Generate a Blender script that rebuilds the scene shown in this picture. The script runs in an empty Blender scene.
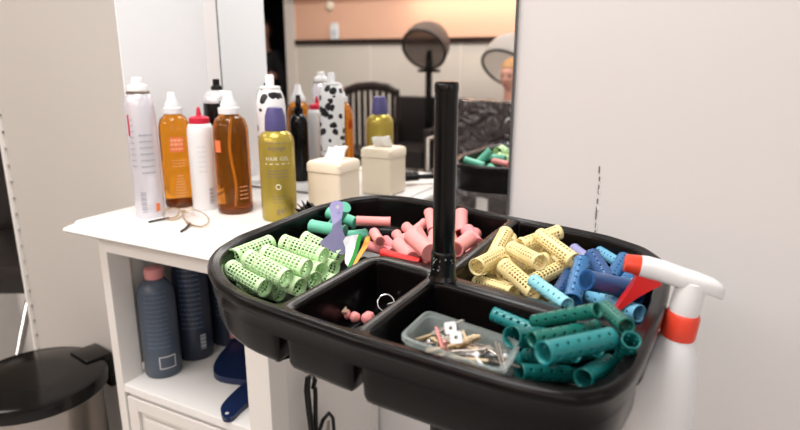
import bpy, bmesh, math, random
from mathutils import Vector, Matrix, noise
random.seed(7)
C = bpy.context.scene.collection
SC = bpy.context.scene
PI = math.pi

# ------------------------------------------------------------------ camera
F, TH, CAMH = 600.0, math.radians(14.5), 1.15
cd = bpy.data.cameras.new('camera')
cam = bpy.data.objects.new('camera', cd); C.objects.link(cam)
cam.location = (0, 0, CAMH); cam.rotation_euler = (PI/2-TH, 0, 0)
cd.sensor_width = 36; cd.lens = 27; cd.clip_start = .02
cd.dof.use_dof = True; cd.dof.focus_distance = .78; cd.dof.aperture_fstop = 4.5
SC.camera = cam

# ------------------------------------------------------------------ room frame: s runs along the mirror wall, q away from the camera
NV = Vector((0.4642, 0.8857, 0)).normalized()
EV = Vector((NV.y, -NV.x, 0))
def W(s, q, z=0): return EV*s + NV*q + Vector((0, 0, z))
YAW = math.atan2(EV.y, EV.x)
def ray(u, v):
    a = (u-400)/F; b = (215-v)/F
    return Vector((a, math.cos(TH)+b*math.sin(TH), -math.sin(TH)+b*math.cos(TH)))
def at(u, v, z):
    r = ray(u, v); return r*((z-CAMH)/r.z)+Vector((0, 0, CAMH))
def sq(p): return p.dot(EV), p.dot(NV)

# ------------------------------------------------------------------ world, lights, exposure
w = bpy.data.worlds.new('world'); SC.world = w; w.use_nodes = True
w.node_tree.nodes['Background'].inputs[0].default_value = (.9, .93, 1, 1)
w.node_tree.nodes['Background'].inputs[1].default_value = .3
def area(name, s, q, z, sx, sy, power, col=(1, 1, 1), aim=None):
    l = bpy.data.lights.new(name, 'AREA'); l.shape = 'RECTANGLE'; l.size = sx; l.size_y = sy
    l.energy = power; l.color = col
    o = bpy.data.objects.new(name, l); C.objects.link(o); o.location = W(s, q, z)
    if aim is None: o.rotation_euler = (0, 0, YAW)
    else:
        d = W(*aim)-W(s, q, z); o.rotation_euler = d.to_track_quat('-Z', 'Y').to_euler()
    return o
area('ceiling_panel_light', -.60, .25, 2.52, .9, .7, 32, (1, .98, .95))
area('ceiling_panel_light', -2.6, -1.6, 2.52, 1.3, .9, 42, (1, .95, .9))
area('ceiling_panel_light', -.9, -1.9, 2.52, 1.3, .9, 32, (1, .95, .9))
area('ceiling_panel_light', -2.6, .3, 2.52, 1.0, .6, 12, (1, .95, .9))
area('added_fill_light', .6, -1.6, 1.9, 1.4, 1.2, 10, (.92, .96, 1), aim=(-.6, 1.0, .9))  # added soft fill from behind the camera, no window stands there
area('added_fill_light', 1.95, .0, 1.65, 1.0, 1.0, 4, (.93, .97, 1), aim=(-1.1, .85, 1.15))  # added fill from the right to brighten the niche side, no real opening
area('cove_strip_light', -1.5, -2.86, 1.72, 2.2, .05, 7, (1, .80, .62))
SC.view_settings.view_transform = 'Standard'; SC.view_settings.look = 'None'
SC.view_settings.gamma = 1; SC.view_settings.use_curve_mapping = False
SC.view_settings.exposure = -.05

# ------------------------------------------------------------------ materials
def mat(name, col, rough=.5, metal=0, trans=0, ior=1.45, var=0, vscale=6, bump=0, bscale=40, coat=0, alpha=1, sss=0, emit=None, spec=.5):
    m = bpy.data.materials.new(name); m.use_nodes = True
    nt = m.node_tree; b = nt.nodes['Principled BSDF']
    b.inputs['Base Color'].default_value = (*col, 1); b.inputs['Roughness'].default_value = rough
    b.inputs['Metallic'].default_value = metal; b.inputs['Transmission Weight'].default_value = trans
    b.inputs['IOR'].default_value = ior; b.inputs['Coat Weight'].default_value = coat
    b.inputs['Alpha'].default_value = alpha; b.inputs['Specular IOR Level'].default_value = spec
    if sss:
        b.inputs['Subsurface Weight'].default_value = sss; b.inputs['Subsurface Radius'].default_value = (.01, .006, .004)
    if emit: b.inputs['Emission Color'].default_value = (*emit[0], 1); b.inputs['Emission Strength'].default_value = emit[1]
    if var or bump:
        tc = nt.nodes.new('ShaderNodeTexCoord'); n = nt.nodes.new('ShaderNodeTexNoise'); n.inputs['Scale'].default_value = vscale
        n.inputs['Detail'].default_value = 4
        nt.links.new(tc.outputs['Object'], n.inputs['Vector'])
        if var:
            mx = nt.nodes.new('ShaderNodeMixRGB'); mx.inputs[1].default_value = (*[c*(1-var) for c in col], 1)
            mx.inputs[2].default_value = (*[min(1, c*(1+var)) for c in col], 1)
            nt.links.new(n.outputs['Fac'], mx.inputs[0]); nt.links.new(mx.outputs[0], b.inputs['Base Color'])
        if bump:
            n2 = nt.nodes.new('ShaderNodeTexNoise'); n2.inputs['Scale'].default_value = bscale
            nt.links.new(tc.outputs['Object'], n2.inputs['Vector'])
            bp = nt.nodes.new('ShaderNodeBump'); bp.inputs['Strength'].default_value = bump; bp.inputs['Distance'].default_value = .002
            nt.links.new(n2.outputs['Fac'], bp.inputs['Height']); nt.links.new(bp.outputs[0], b.inputs['Normal'])
    return m
M = {}
M['wall'] = mat('wall_paint', (.71, .685, .68), .55, var=.02, vscale=2, bump=.05)
M['partition'] = mat('partition_laminate', (.55, .515, .48), .45, var=.025, vscale=3)
M['niche'] = mat('niche_paint', (.9, .91, .93), .5, var=.01)
M['ceiling'] = mat('ceiling_paint', (.8, .78, .75), .9, var=.01)
M['floor'] = mat('floor_tile', (.5, .48, .46), .35, var=.06, vscale=5)
M['peach'] = mat('peach_paint', (.80, .47, .33), .6, var=.02)
M['wainscot'] = mat('wainscot_panel', (.68, .62, .555), .5, var=.03)
M['rail'] = mat('dark_rail_wood', (.025, .012, .01), .35, var=.2)
M['dark'] = mat('painted_gloom', (.012, .009, .008), .8, var=.1)  # near-black wall colour stands in for the darkness of the unlit corridor
M['jamb'] = mat('door_jamb', (.75, .68, .62), .5, var=.02)
M['mirror'] = mat('mirror_silver', (.93, .94, .94), .0, metal=1, var=0)
M['mirror_edge'] = mat('mirror_edge', (.12, .13, .14), .3, metal=.6)
M['white_wood'] = mat('white_painted_wood', (.80, .765, .73), .38, var=.02, vscale=9, bump=.04)
M['counter'] = mat('white_counter_paint', (.86, .845, .83), .3, var=.012, vscale=7)
M['inner_wood'] = mat('cabinet_inside', (.62, .60, .57), .5, var=.03)
M['black'] = mat('black_plastic', (.004, .0035, .0035), .16, var=.1, spec=.38)
M['black_tray'] = mat('black_moulded_plastic', (.004, .003, .003), .24, var=.1, bump=.03, bscale=300, spec=.2)
M['black_soft'] = mat('black_leather', (.018, .014, .013), .4, var=.2, bump=.2, bscale=60)
M['black_wood'] = mat('black_stained_wood', (.02, .012, .010), .35, var=.2)
M['silver'] = mat('silver_dome', (.72, .72, .73), .3, metal=.5)
M['steel'] = mat('brushed_steel', (.42, .38, .35), .28, metal=1, var=.1, vscale=3)
M['chrome'] = mat('chrome', (.8, .8, .8), .08, metal=1)
M['white'] = mat('white_plastic', (.84, .84, .85), .3, var=.01)
M['pearl'] = mat('pearl_white_can', (.72, .70, .76), .25, metal=.25, var=.05, vscale=12)
M['red'] = mat('red_plastic', (.75, .03, .03), .3, var=.02)
M['red2'] = mat('orange_red_plastic', (.85, .07, .035), .3, var=.02)
M['crimson'] = mat('crimson_plastic', (.6, .015, .05), .3, var=.02)
M['amber'] = mat('amber_liquid_bottle', (1, .38, .025), .04, trans=.95, ior=1.3)
M['amber2'] = mat('brown_amber_bottle', (.85, .31, .03), .04, trans=.9, ior=1.3)
M['amber_dark'] = mat('amber_base', (.12, .03, .005), .15, var=.1)
M['frost'] = mat('frosted_sprayer', (.83, .84, .86), .35, var=.01)
M['gold'] = mat('gold_bottle', (.42, .32, .055), .3, metal=.45, var=.05, vscale=15)
M['purple'] = mat('purple_cap', (.085, .075, .22), .35, var=.04)
M['purple2'] = mat('purple_comb_plastic', (.18, .16, .36), .35, var=.04)
M['cream_box'] = mat('cream_box_plastic', (.88, .76, .60), .4, var=.02)
M['tissue'] = mat('tissue_paper', (.92, .91, .9), .9, var=.01, bump=.2, bscale=120)
M['navy'] = mat('navy_bottle', (.07, .092, .13), .35, var=.08, vscale=10)
M['navy2'] = mat('dark_navy_bottle', (.025, .034, .06), .35, var=.08, vscale=10)
M['navy3'] = mat('navy_paddle', (.008, .02, .075), .3, var=.08)
M['pinkcap'] = mat('pink_cap', (.62, .25, .25), .4, var=.04)
M['ink'] = mat('dark_print', (.04, .035, .03), .6, var=.1)
M['inkgrey'] = mat('grey_print', (.35, .35, .4), .6, var=.1)
M['inkpale'] = mat('pale_print', (.62, .64, .68), .5, var=.05)
M['inkblue'] = mat('pale_blue_print', (.13, .19, .29), .5, var=.05)
M['inkgold'] = mat('purple_grey_print', (.20, .16, .17), .5, var=.05)
M['inkcream'] = mat('cream_print', (.82, .78, .6), .5, var=.05)
M['orange_label'] = mat('orange_label', (.85, .20, .07), .5, var=.05)
M['pale_orange'] = mat('pale_orange_print', (.92, .45, .25), .5, var=.05)
M['green'] = mat('pale_green_mesh_plastic', (.66, .92, .52), .4, var=.03, sss=.15)
M['mint'] = mat('mint_green_plastic', (.15, .56, .40), .35, var=.06)
M['pink'] = mat('pink_plastic', (.95, .35, .34), .4, var=.03, sss=.15)
M['pink2'] = mat('deeper_pink_plastic', (.92, .30, .32), .4, var=.04, sss=.15)
M['yellow'] = mat('cream_yellow_plastic', (.97, .80, .40), .4, var=.03, sss=.15)
M['blue'] = mat('royal_blue_plastic', (.018, .085, .25), .32, var=.08)
M['blue2'] = mat('mid_blue_plastic', (.025, .15, .36), .32, var=.08)
M['lblue'] = mat('light_blue_plastic', (.16, .45, .66), .35, var=.04)
M['paleblue'] = mat('pale_aqua_plastic', (.28, .68, .78), .35, var=.04)
M['lav'] = mat('lavender_plastic', (.34, .34, .62), .35, var=.04)
M['teal'] = mat('teal_plastic', (.006, .15, .145), .32, var=.08)
M['teal2'] = mat('green_teal_plastic', (.008, .14, .11), .32, var=.08)
M['teal3'] = mat('light_teal_plastic', (.014, .21, .22), .32, var=.08)
M['clear'] = mat('frosted_clear_plastic', (.60, .68, .67), .2, trans=.4, ior=1.1, alpha=.42)
M['brass'] = mat('dull_gold_metal', (.62, .48, .30), .3, metal=.9, var=.1)
M['pinmetal'] = mat('dull_steel_metal', (.45, .40, .36), .3, metal=.9, var=.15)
M['wooden'] = mat('tan_plastic', (.62, .47, .30), .5, var=.1)
M['greenp'] = mat('bright_green_plastic', (.02, .45, .05), .4, var=.03)
M['orangep'] = mat('bright_orange_plastic', (1, .36, .02), .4, var=.03)
M['lens'] = mat('spectacle_lens', (.95, .95, .97), .02, trans=1, ior=1.05, alpha=.25)
M['skin'] = mat('skin', (.62, .32, .24), .5, var=.03, sss=.1)
M['blond'] = mat('blond_hair', (.42, .22, .08), .6, var=.3, vscale=30)
M['brown_hair'] = mat('brown_hair', (.05, .025, .015), .6, var=.2, vscale=30)
M['cloth'] = mat('dark_cloth', (.02, .02, .022), .85, var=.15)
M['smoke'] = mat('smoked_hood_plastic', (.20, .15, .13), .12, trans=.2, ior=1.1, alpha=.75)
M['hood_pale'] = mat('pale_smoked_hood', (.62, .58, .55), .12, trans=.3, ior=1.1, alpha=.55)
M['eye'] = mat('eye', (.05, .04, .04), .2)
M['lip'] = mat('lip', (.45, .12, .1), .5)
M['seam'] = mat('seam_gap', (.10, .095, .09), .9, var=.1)
M['plaster'] = mat('bare_plaster_edge', (.90, .90, .90), .9, var=.03)
def cow_mat():
    m = mat('spotted_can', (.85, .85, .85), .3); nt = m.node_tree; b = nt.nodes['Principled BSDF']
    tc = nt.nodes.new('ShaderNodeTexCoord'); v = nt.nodes.new('ShaderNodeTexVoronoi'); v.inputs['Scale'].default_value = 52
    n = nt.nodes.new('ShaderNodeTexNoise'); n.inputs['Scale'].default_value = 30
    ad = nt.nodes.new('ShaderNodeMixRGB'); ad.inputs[0].default_value = .02
    nt.links.new(tc.outputs['Object'], ad.inputs[1]); nt.links.new(n.outputs['Color'], ad.inputs[2])
    nt.links.new(tc.outputs['Object'], n.inputs['Vector']); nt.links.new(ad.outputs[0], v.inputs['Vector'])
    r = nt.nodes.new('ShaderNodeValToRGB'); r.color_ramp.interpolation = 'CONSTANT'
    r.color_ramp.elements[0].color = (.01, .01, .012, 1); r.color_ramp.elements[1].position = .40; r.color_ramp.elements[1].color = (.85, .85, .87, 1)
    nt.links.new(v.outputs['Distance'], r.inputs[0]); nt.links.new(r.outputs[0], b.inputs['Base Color'])
    return m
M['cow'] = cow_mat()
def crinkle_mat():
    m = mat('crinkled_plastic_cover', (.06, .045, .045), .12, coat=1); nt = m.node_tree; b = nt.nodes['Principled BSDF']
    tc = nt.nodes.new('ShaderNodeTexCoord'); n = nt.nodes.new('ShaderNodeTexNoise'); n.inputs['Scale'].default_value = 9; n.inputs['Distortion'].default_value = 2
    bp = nt.nodes.new('ShaderNodeBump'); bp.inputs['Distance'].default_value = .08
    nt.links.new(tc.outputs['Object'], n.inputs['Vector']); nt.links.new(n.outputs['Fac'], bp.inputs['Height'])
    nt.links.new(bp.outputs[0], b.inputs['Normal']); nt.links.new(bp.outputs[0], b.inputs['Coat Normal'])
    return m
M['crinkle'] = crinkle_mat()

# ------------------------------------------------------------------ helpers
def obj(name, bm, m, parent=None, loc=None, rot=None, smooth=None, recalc=True):
    if recalc: bmesh.ops.recalc_face_normals(bm, faces=bm.faces)
    me = bpy.data.meshes.new(name); bm.to_mesh(me); bm.free()
    mats = m if isinstance(m, (list, tuple)) else [m]
    for x in mats: me.materials.append(M[x])
    if smooth is not None:
        if smooth > 0: me.set_sharp_from_angle(angle=math.radians(smooth))
        else: pass
        for p in me.polygons: p.use_smooth = True
    o = bpy.data.objects.new(name, me); C.objects.link(o)
    if parent: o.parent = parent
    if loc is not None: o.location = loc
    if rot is not None: o.rotation_euler = rot
    return o
def thing(name, label, cat, loc=(0, 0, 0), rotz=0, group=None):
    o = bpy.data.objects.new(name, None); C.objects.link(o); o.empty_display_size = .02
    o.location = loc; o.rotation_euler = (0, 0, rotz); return tag(o, label, cat, group)
def tag(o, label, cat, group=None):
    o['label'] = label; o['category'] = cat
    if group: o['group'] = group
    return o
def struct(o):
    o['kind'] = 'structure'; return o
def box(bm, x0, x1, y0, y1, z0, z1, bev=0, mi=0):
    r = bmesh.ops.create_cube(bm, size=1); vs = r['verts']
    for v in vs: v.co = Vector(((x0+x1)/2+v.co.x*(x1-x0), (y0+y1)/2+v.co.y*(y1-y0), (z0+z1)/2+v.co.z*(z1-z0)))
    fs = set(f for v in vs for f in v.link_faces)
    for f in fs: f.material_index = mi
    if bev:
        es = list(set(e for v in vs for e in v.link_edges))
        bmesh.ops.bevel(bm, geom=es, offset=bev, segments=2, profile=.6, affect='EDGES')
    return bm
def nb(): return bmesh.new()
def bx(*a, **k): return box(nb(), *a, **k)
def lathe(bm, prof, seg=32, mi=0, cap0=True, cap1=True, cx=0, cy=0):
    rings = []
    for r, z in prof:
        rings.append([bm.verts.new((cx+r*math.cos(2*PI*i/seg), cy+r*math.sin(2*PI*i/seg), z)) for i in range(seg)])
    for a, b in zip(rings, rings[1:]):
        for i in range(seg):
            f = bm.faces.new((a[i], a[(i+1) % seg], b[(i+1) % seg], b[i])); f.material_index = mi
    if cap0: bm.faces.new(rings[0][::-1]).material_index = mi
    if cap1: bm.faces.new(rings[-1]).material_index = mi
    return bm
def tube(bm, pts, r, seg=8, closed=False, mi=0, flat=1.0):
    pts = [Vector(p) for p in pts]; n = len(pts); rings = []
    up = Vector((0, 0, 1)); prev = None
    for i, p in enumerate(pts):
        a = pts[(i-1) % n] if (closed or i > 0) else p
        b = pts[(i+1) % n] if (closed or i < n-1) else p
        t = (b-a).normalized()
        if prev is None:
            x = t.cross(up if abs(t.z) < .9 else Vector((1, 0, 0))).normalized()
        else:
            x = (prev-t*prev.dot(t)).normalized()
        prev = x; y = t.cross(x)
        rr = r[i] if isinstance(r, (list, tuple)) else r
        rings.append([bm.verts.new(p+x*rr*math.cos(2*PI*k/seg)+y*rr*flat*math.sin(2*PI*k/seg)) for k in range(seg)])
    m = n if closed else n-1
    for i in range(m):
        a, b = rings[i], rings[(i+1) % n]
        for k in range(seg):
            bm.faces.new((a[k], a[(k+1) % seg], b[(k+1) % seg], b[k])).material_index = mi
    if not closed:
        bm.faces.new(rings[0][::-1]).material_index = mi; bm.faces.new(rings[-1]).material_index = mi
    return bm
def prism(bm, poly, z0, z1, mi=0, bev=0):
    a = [bm.verts.new((x, y, z0)) for x, y in poly]; b = [bm.verts.new((x, y, z1)) for x, y in poly]
    fs = [bm.faces.new(a[::-1]), bm.faces.new(b)]; n = len(poly)
    for i in range(n): fs.append(bm.faces.new((a[i], a[(i+1) % n], b[(i+1) % n], b[i])))
    for f in fs: f.material_index = mi
    if bev: bmesh.ops.bevel(bm, geom=list(set(e for e in fs[0].edges) | set(fs[1].edges)), offset=bev, segments=2, affect='EDGES')
    return bm
def rrect(hx, hy, r, n=6, cx=0, cy=0):
    out = []
    for sx, sy, a0 in ((1, 1, 0), (-1, 1, 90), (-1, -1, 180), (1, -1, 270)):
        for k in range(n+1):
            a = math.radians(a0+90*k/n); out.append((cx+sx*(hx-r)+r*math.cos(a), cy+sy*(hy-r)+r*math.sin(a)))
    return out
def xf(bm, m): bmesh.ops.transform(bm, matrix=m, verts=bm.verts); return bm
def placed(o, s, q, z, dz=0): o.location = W(s, q, z); o.rotation_euler = (0, 0, YAW+dz); return o
def copy_tree(o, parent=None):
    c = o.copy(); C.objects.link(c); c.parent = parent
    for ch in [x for x in bpy.data.objects if x.parent == o]: copy_tree(ch, c)
    return c
def curved(bm, R, a0, a1, z0, z1, n=4, mi=0):      # a thin raised print patch round a bottle of radius R
    o = []
    for rr in (R, R+.0005):
        for z in (z0, z1):
            o.append([bm.verts.new((rr*math.cos(a0+(a1-a0)*k/n), rr*math.sin(a0+(a1-a0)*k/n), z)) for k in range(n+1)])
    i0, i1, j0, j1 = o
    for k in range(n):
        for q4 in ((j0[k], j0[k+1], j1[k+1], j1[k]), (i0[k], i1[k], i1[k+1], i0[k+1]), (i1[k], j1[k], j1[k+1], i1[k+1]), (i0[k], i0[k+1], j0[k+1], j0[k])):
            bm.faces.new(q4).material_index = mi
    for k in (0, n): bm.faces.new((i0[k], j0[k], j1[k], i1[k])).material_index = mi
def words(bm, R, ac, z, h, total, rnd, mi=0):       # one line of small print: word-like dashes
    a = ac-total/2
    while a < ac+total/2:
        wd = rnd.uniform(.08, .2)
        curved(bm, R, a, min(a+wd, ac+total/2), z, z+h, 2, mi); a += wd+.05
def barcode(bm, R, ac, z0, z1, wid, mi=0, n=9):
    for k in range(n):
        z = z0+(z1-z0)*k/n
        curved(bm, R, ac-wid/2, ac+wid/2, z, z+(z1-z0)/n*(.35+.3*(k % 2)), 2, mi)

# ================================================================== the room
def slab(name, s0, s1, q0, q1, z0, z1, m, bev=0):
    o = obj(name, bx(s0, s1, q0, q1, z0, z1, bev=bev), m); o.rotation_euler = (0, 0, YAW); return struct(o)
QM = 1.10                                   # the mirror wall
slab('floor', -5.6, 2.2, -4.6, 2.6, -.05, 0, 'floor')
slab('ceiling', -5.6, 2.2, -4.6, 2.6, 2.6, 2.65, 'ceiling')
slab('wall_back', -1.105, 2.2, QM+.004, QM+.10, 0, 2.6, 'wall')
slab('wall_alcove', -5.6, -1.50, 2.4, 2.5, 0, 2.6, 'wainscot')
slab('wall_right', 2.1, 2.2, -3.0, QM, 0, 2.6, 'wall')
slab('wall_left', -5.6, -5.5, -4.5, 2.4, 0, 2.6, 'wall')
slab('partition', -1.569, -1.108, .866, 2.4, 0, 2.6, ['partition'])
o = slab('wall_niche', -1.108, -1.104, .868, QM+.004, 0, 2.6, 'niche')
# far wall with the dark doorway
slab('wall_front', -3.93, 2.2, -3.1, -3.0, 0, 1.31, 'wainscot')
slab('wall_front_upper', -3.93, 2.2, -3.1, -3.0, 1.34, 2.6, 'peach')
slab('wall_front_left', -5.5, -4.95, -3.1, -3.0, 0, 2.6, 'peach')
slab('wall_front_lintel', -4.95, -3.93, -3.1, -3.0, 2.1, 2.6, 'peach')
slab('trim_1', -3.93, 2.1, -3.0, -2.975, 1.30, 1.345, 'rail')
slab('trim_2', -4.05, -3.93, -3.12, -2.98, 0, 2.1, 'jamb')
slab('trim_3', -3.93, 2.1, -3.0, -2.90, 1.76, 1.82, 'peach')
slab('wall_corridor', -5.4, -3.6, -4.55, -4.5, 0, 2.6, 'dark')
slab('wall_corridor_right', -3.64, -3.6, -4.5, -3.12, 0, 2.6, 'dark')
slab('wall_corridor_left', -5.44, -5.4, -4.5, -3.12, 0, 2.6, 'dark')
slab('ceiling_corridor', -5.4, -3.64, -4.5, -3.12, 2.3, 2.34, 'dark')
for k, ss in enumerate((-3.05, -2.1, -1.2, -.3)):
    slab('trim_%d' % (4+k), ss-.012, ss+.012, -3.0, -2.992, 0, 1.30, 'jamb')
slab('trim_8', -.20, -.197, QM+.001, QM+.0045, 0, .82, 'seam')
# trim along the partition's outer edge, a beaded metal strip
bm = nb(); box(bm, -1.575, -1.566, .858, .868, 0, 2.6)
struct(obj('trim_9', bm, 'white_wood')).rotation_euler = (0, 0, YAW)
bm = nb()
for k in range(60): lathe(bm, [(.0022, .05+k*.042), (.0022, .056+k*.042)], 8, cx=-1.5620, cy=.8635)
struct(obj('trim_10', bm, 'chrome')).rotation_euler = (0, 0, YAW)
# panel seam with chipped filler in the wall on the right
p = [sq(at(598, 170, 0))]
def on_wall(u, v, Q=QM):
    r = ray(u, v); t = Q/r.dot(NV); P = r*t+Vector((0, 0, CAMH)); return P.dot(EV), P.z
s1, z1 = on_wall(597, 200)
bm = nb()
rnd = random.Random(3)
z = z1-.10
while z < z1+.055:
    h = rnd.uniform(.006, .026); d = rnd.uniform(-.0012, .0012)
    box(bm, s1-.0009+d, s1+.0008+d, QM+.0022, QM+.0045, z, z+h); z += h+rnd.uniform(.002, .010)
struct(obj('trim_11', bm, 'seam')).rotation_euler = (0, 0, YAW)
bm = nb()
for zz, h in ((z1-.055, .012), (z1-.02, .006), (z1+.012, .008)): box(bm, s1+.0012, s1+.0035, QM+.0022, QM+.0045, zz, zz+h)
struct(obj('trim_12', bm, 'plaster')).rotation_euler = (0, 0, YAW)
# ------------------------------------------------------------------ the wall mirror
t = thing('wall_mirror', 'large frameless wall mirror standing behind the white counter', 'mirror', W(0, 0, 0), YAW)
obj('glass', bx(-1.051, -.341, QM-.004, QM, .856, 2.2), 'mirror', t)
obj('edge', bx(-.341, -.338, QM-.005, QM+.002, .856, 2.2), 'mirror_edge', t)
obj('edge', bx(-1.0535, -1.051, QM-.005, QM+.002, .856, 2.2), 'mirror_edge', t)

# ================================================================== the white cabinet
CT = .85
cab = thing('cabinet', 'white painted cabinet with open shelf under the counter', 'cabinet', W(0, 0, 0), YAW)
cs0, cs1, cq0, cq1 = -1.045, -.632, .72, 1.095
bm = nb()
box(bm, cs0, cs0+.022, cq0, cq0+.05, 0, .815, bev=.002)                   # left post
obj('post', bm, 'white_wood', cab)
obj('post', bx(cs1-.052, cs1, cq0, cq0+.05, 0, .815, bev=.002), 'white_wood', cab)
bm = nb()
box(bm, cs1-.012, cs1-.002, cq0+.05, cq1-.03, .05, .815); box(bm, cs1-.018, cs1+.0, cq1-.03, cq1, 0, .815)
box(bm, cs1-.016, cs1, cq0+.05, cq1-.03, .05, .12)
obj('side_panel', bm, 'white_wood', cab)
bm = nb()                                                                 # left side: open frame with a cross rail
box(bm, cs0, cs0+.012, cq0+.05, cq0+.09, .52, .815); box(bm, cs0, cs0+.012, cq1-.05, cq1, .52, .815)
box(bm, cs0, cs0+.012, cq0+.09, cq1-.05, .62, .665); box(bm, cs0, cs0+.012, cq0+.09, cq1-.05, .775, .815)
box(bm, cs0, cs0+.012, cq0+.09, cq1-.05, .50, .53); box(bm, cs0, cs0+.006, cq0+.09, cq1-.05, .53, .775)
box(bm, cs0, cs0+.012, cq0+.05, cq1, 0, .50)
obj('side_panel', bm, 'inner_wood', cab)
obj('back_panel', bx(cs0+.012, cs1-.018, cq1-.012, cq1, .02, .815), 'inner_wood', cab)
obj('shelf', bx(cs0+.0125, cs1-.018, cq0+.002, cq1-.0125, .482, .500, bev=.002), 'counter', cab)
obj('top_rail', bx(cs0+.022, cs1-.052, cq0, cq0+.02, .788, .815), 'white_wood', cab)
def raised_panel(x0, x1, z0, z1, y):
    bm = nb(); fr = .028
    box(bm, x0, x1, y, y+.010, z0, z1, bev=.0015)
    for a in ((x0, x0+fr, z0, z1), (x1-fr, x1, z0, z1), (x0+fr, x1-fr, z0, z0+fr), (x0+fr, x1-fr, z1-fr, z1)):
        box(bm, a[0], a[1], y-.008, y, a[2], a[3], bev=.002)
    box(bm, x0+fr+.012, x1-fr-.012, y-.006, y, z0+fr+.012, z1-fr-.012, bev=.004)
    return bm
obj('drawer', raised_panel(cs0+.026, cs1-.056, .33, .474, cq0+.010), 'white_wood', cab)
obj('door', raised_panel(cs0+.026, cs1-.056, .06, .322, cq0+.010), 'white_wood', cab)
obj('plinth', bx(cs0+.022, cs1-.052, cq0+.02, cq0+.04, 0, .055), 'white_wood', cab)
# counter top with an ogee edge: stacked profile loops
def loft(bm, loops, cap0=True, cap1=True, mi=0):
    rings = [[bm.verts.new(p) for p in l] for l in loops]; n = len(rings[0])
    for a, b in zip(rings, rings[1:]):
        for i in range(n): bm.faces.new((a[i], a[(i+1) % n], b[(i+1) % n], b[i])).material_index = mi
    if cap0: bm.faces.new(rings[0][::-1]).material_index = mi
    if cap1: bm.faces.new(rings[-1]).material_index = mi
    return rings
a0, a1, b0, b1 = -1.094, -.585, .684, QM-.001
prof = [(.040, .815), (.040, .819), (.018, .822), (.006, .826), (0, .831), (.002, .836), (.012, .840), (.018, .8415), (.020, .846), (.026, .8485), (.034, .85)]
bm = nb(); loft(bm, [[(a0+d*(.6), b0+d, z), (a1-d, b0+d, z), (a1-d, b1, z), (a0+d*(.6), b1, z)] for d, z in prof])
o = obj('countertop', bm, 'counter', cab, smooth=35)
# ------------------------------------------------------------------ things on the shelf
def shelf_bottle(s, q, h, r, body, label, capm=None, tilt=0, patch=None):
    t = thing('bottle', label, 'bottle', W(s, q, .5005), YAW, 'navy bottles on the cabinet shelf')
    obj('body', lathe(nb(), [(r*.93, 0), (r, .004), (r*1.02, h*.3), (r, h*.72), (r*.97, h*.78), (r*.85, h*.84), (r*.6, h*.885), (r*.42, h*.9), (r*.42, h*.92)], 40), body, t, smooth=40)
    if capm: obj('cap', lathe(nb(), [(r*.5, h*.905), (r*.52, h*.93), (r*.52, h*.99), (r*.42, h)], 24), capm, t, smooth=40)
    else: obj('cap', lathe(nb(), [(r*.5, h*.905), (r*.5, h), (r*.4, h+.002)], 24), 'navy2', t, smooth=40)
    ac = math.atan2(-q, -s)+0.0
    ac = -PI/2+math.atan2(-s, q)*1.0                    # towards the camera in the room frame
    bm = nb(); rnd = random.Random(int(s*1000))
    for k in range(13): words(bm, r*1.02, ac-.1, h*.30+k*.0085*(h/.2), .0018, 1.25-.06*(k % 3), rnd)
    obj('printed_text', bm, 'inkblue', t)
    if patch:
        bm = nb()
        z0, z1, w_ = .022, .050, .45
        if patch == 'frame':
            for a in ((-w_, w_, z0, z0+.002), (-w_, w_, z1-.002, z1), (-w_, -w_+.05, z0, z1), (w_-.05, w_, z0, z1)): curved(bm, r*1.02, ac+.25+a[0], ac+.25+a[1], a[2], a[3])
            obj('printed_frame', bm, 'inkpale', t)
        elif patch == 'code':
            barcode(bm, r*1.02, ac+.45, z0+.005, z1+.012, .32, n=8); obj('barcode', bm, 'inkpale', t)
        else:
            curved(bm, r*1.02, ac+.05, ac+.75, .020, .038, 6); obj('pink_patch', bm, 'pinkcap', t)
    return t
shelf_bottle(-.994, .800, .236, .0372, 'navy', 'grey-blue bottle with pink cap, frontmost on the cabinet shelf', 'pinkcap', patch='frame')
shelf_bottle(-.990, .889, .262, .0378, 'navy2', 'dark navy bottle with white barcode, middle of the three on the shelf', None, patch='code')
shelf_bottle(-.975, .978, .262, .038, 'navy2', 'dark navy bottle with small pink label patch, rearmost on the shelf', None, patch='pink')
# paddle brush and hand mirror lying on the shelf
def flat_outline(name, label, cat, pts, z0, z1, m, hole=None, bev=.002):
    bm = prism(nb(), pts, z0, z1, bev=bev); o = obj(name, bm, m, smooth=30); return tag(o, label, cat)
def smooth_poly(pts, it=3):
    for _ in range(it):
        n = len(pts); out = []
        for i in range(n):
            a, b = pts[i], pts[(i+1) % n]
            out += [(a[0]*.75+b[0]*.25, a[1]*.75+b[1]*.25), (a[0]*.25+b[0]*.75, a[1]*.25+b[1]*.75)]
        pts = out
    return pts
def px_poly(l, z): return [tuple(at(u, v, z)[:2]) for u, v in l]
zs = .5005
P = smooth_poly(px_poly([(212, 366), (222, 350), (240, 333), (262, 330), (268, 360), (262, 380), (235, 379), (215, 375)], .515), 3)
flat_outline('paddle_brush', 'dark blue flat paddle head lying on the cabinet shelf behind the post', 'hairbrush', P, zs, zs+.014, 'navy3')
P = smooth_poly(px_poly([(220, 412), (222, 406), (232, 395), (246, 383), (262, 376), (268, 384), (256, 398), (240, 411), (232, 420), (224, 421)], .506), 3)
t = flat_outline('hand_mirror', 'navy blue handle with hang hole at front of cabinet shelf', 'hand mirror', P, zs, zs+.010, 'navy3')
bm = lathe(nb(), [(.0035, 0), (.0035, .0008)], 16); hp = at(227, 413, .5115)
o = obj('hang_hole', bm, 'inkpale', t, loc=(hp.x, hp.y, .5106))

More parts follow.
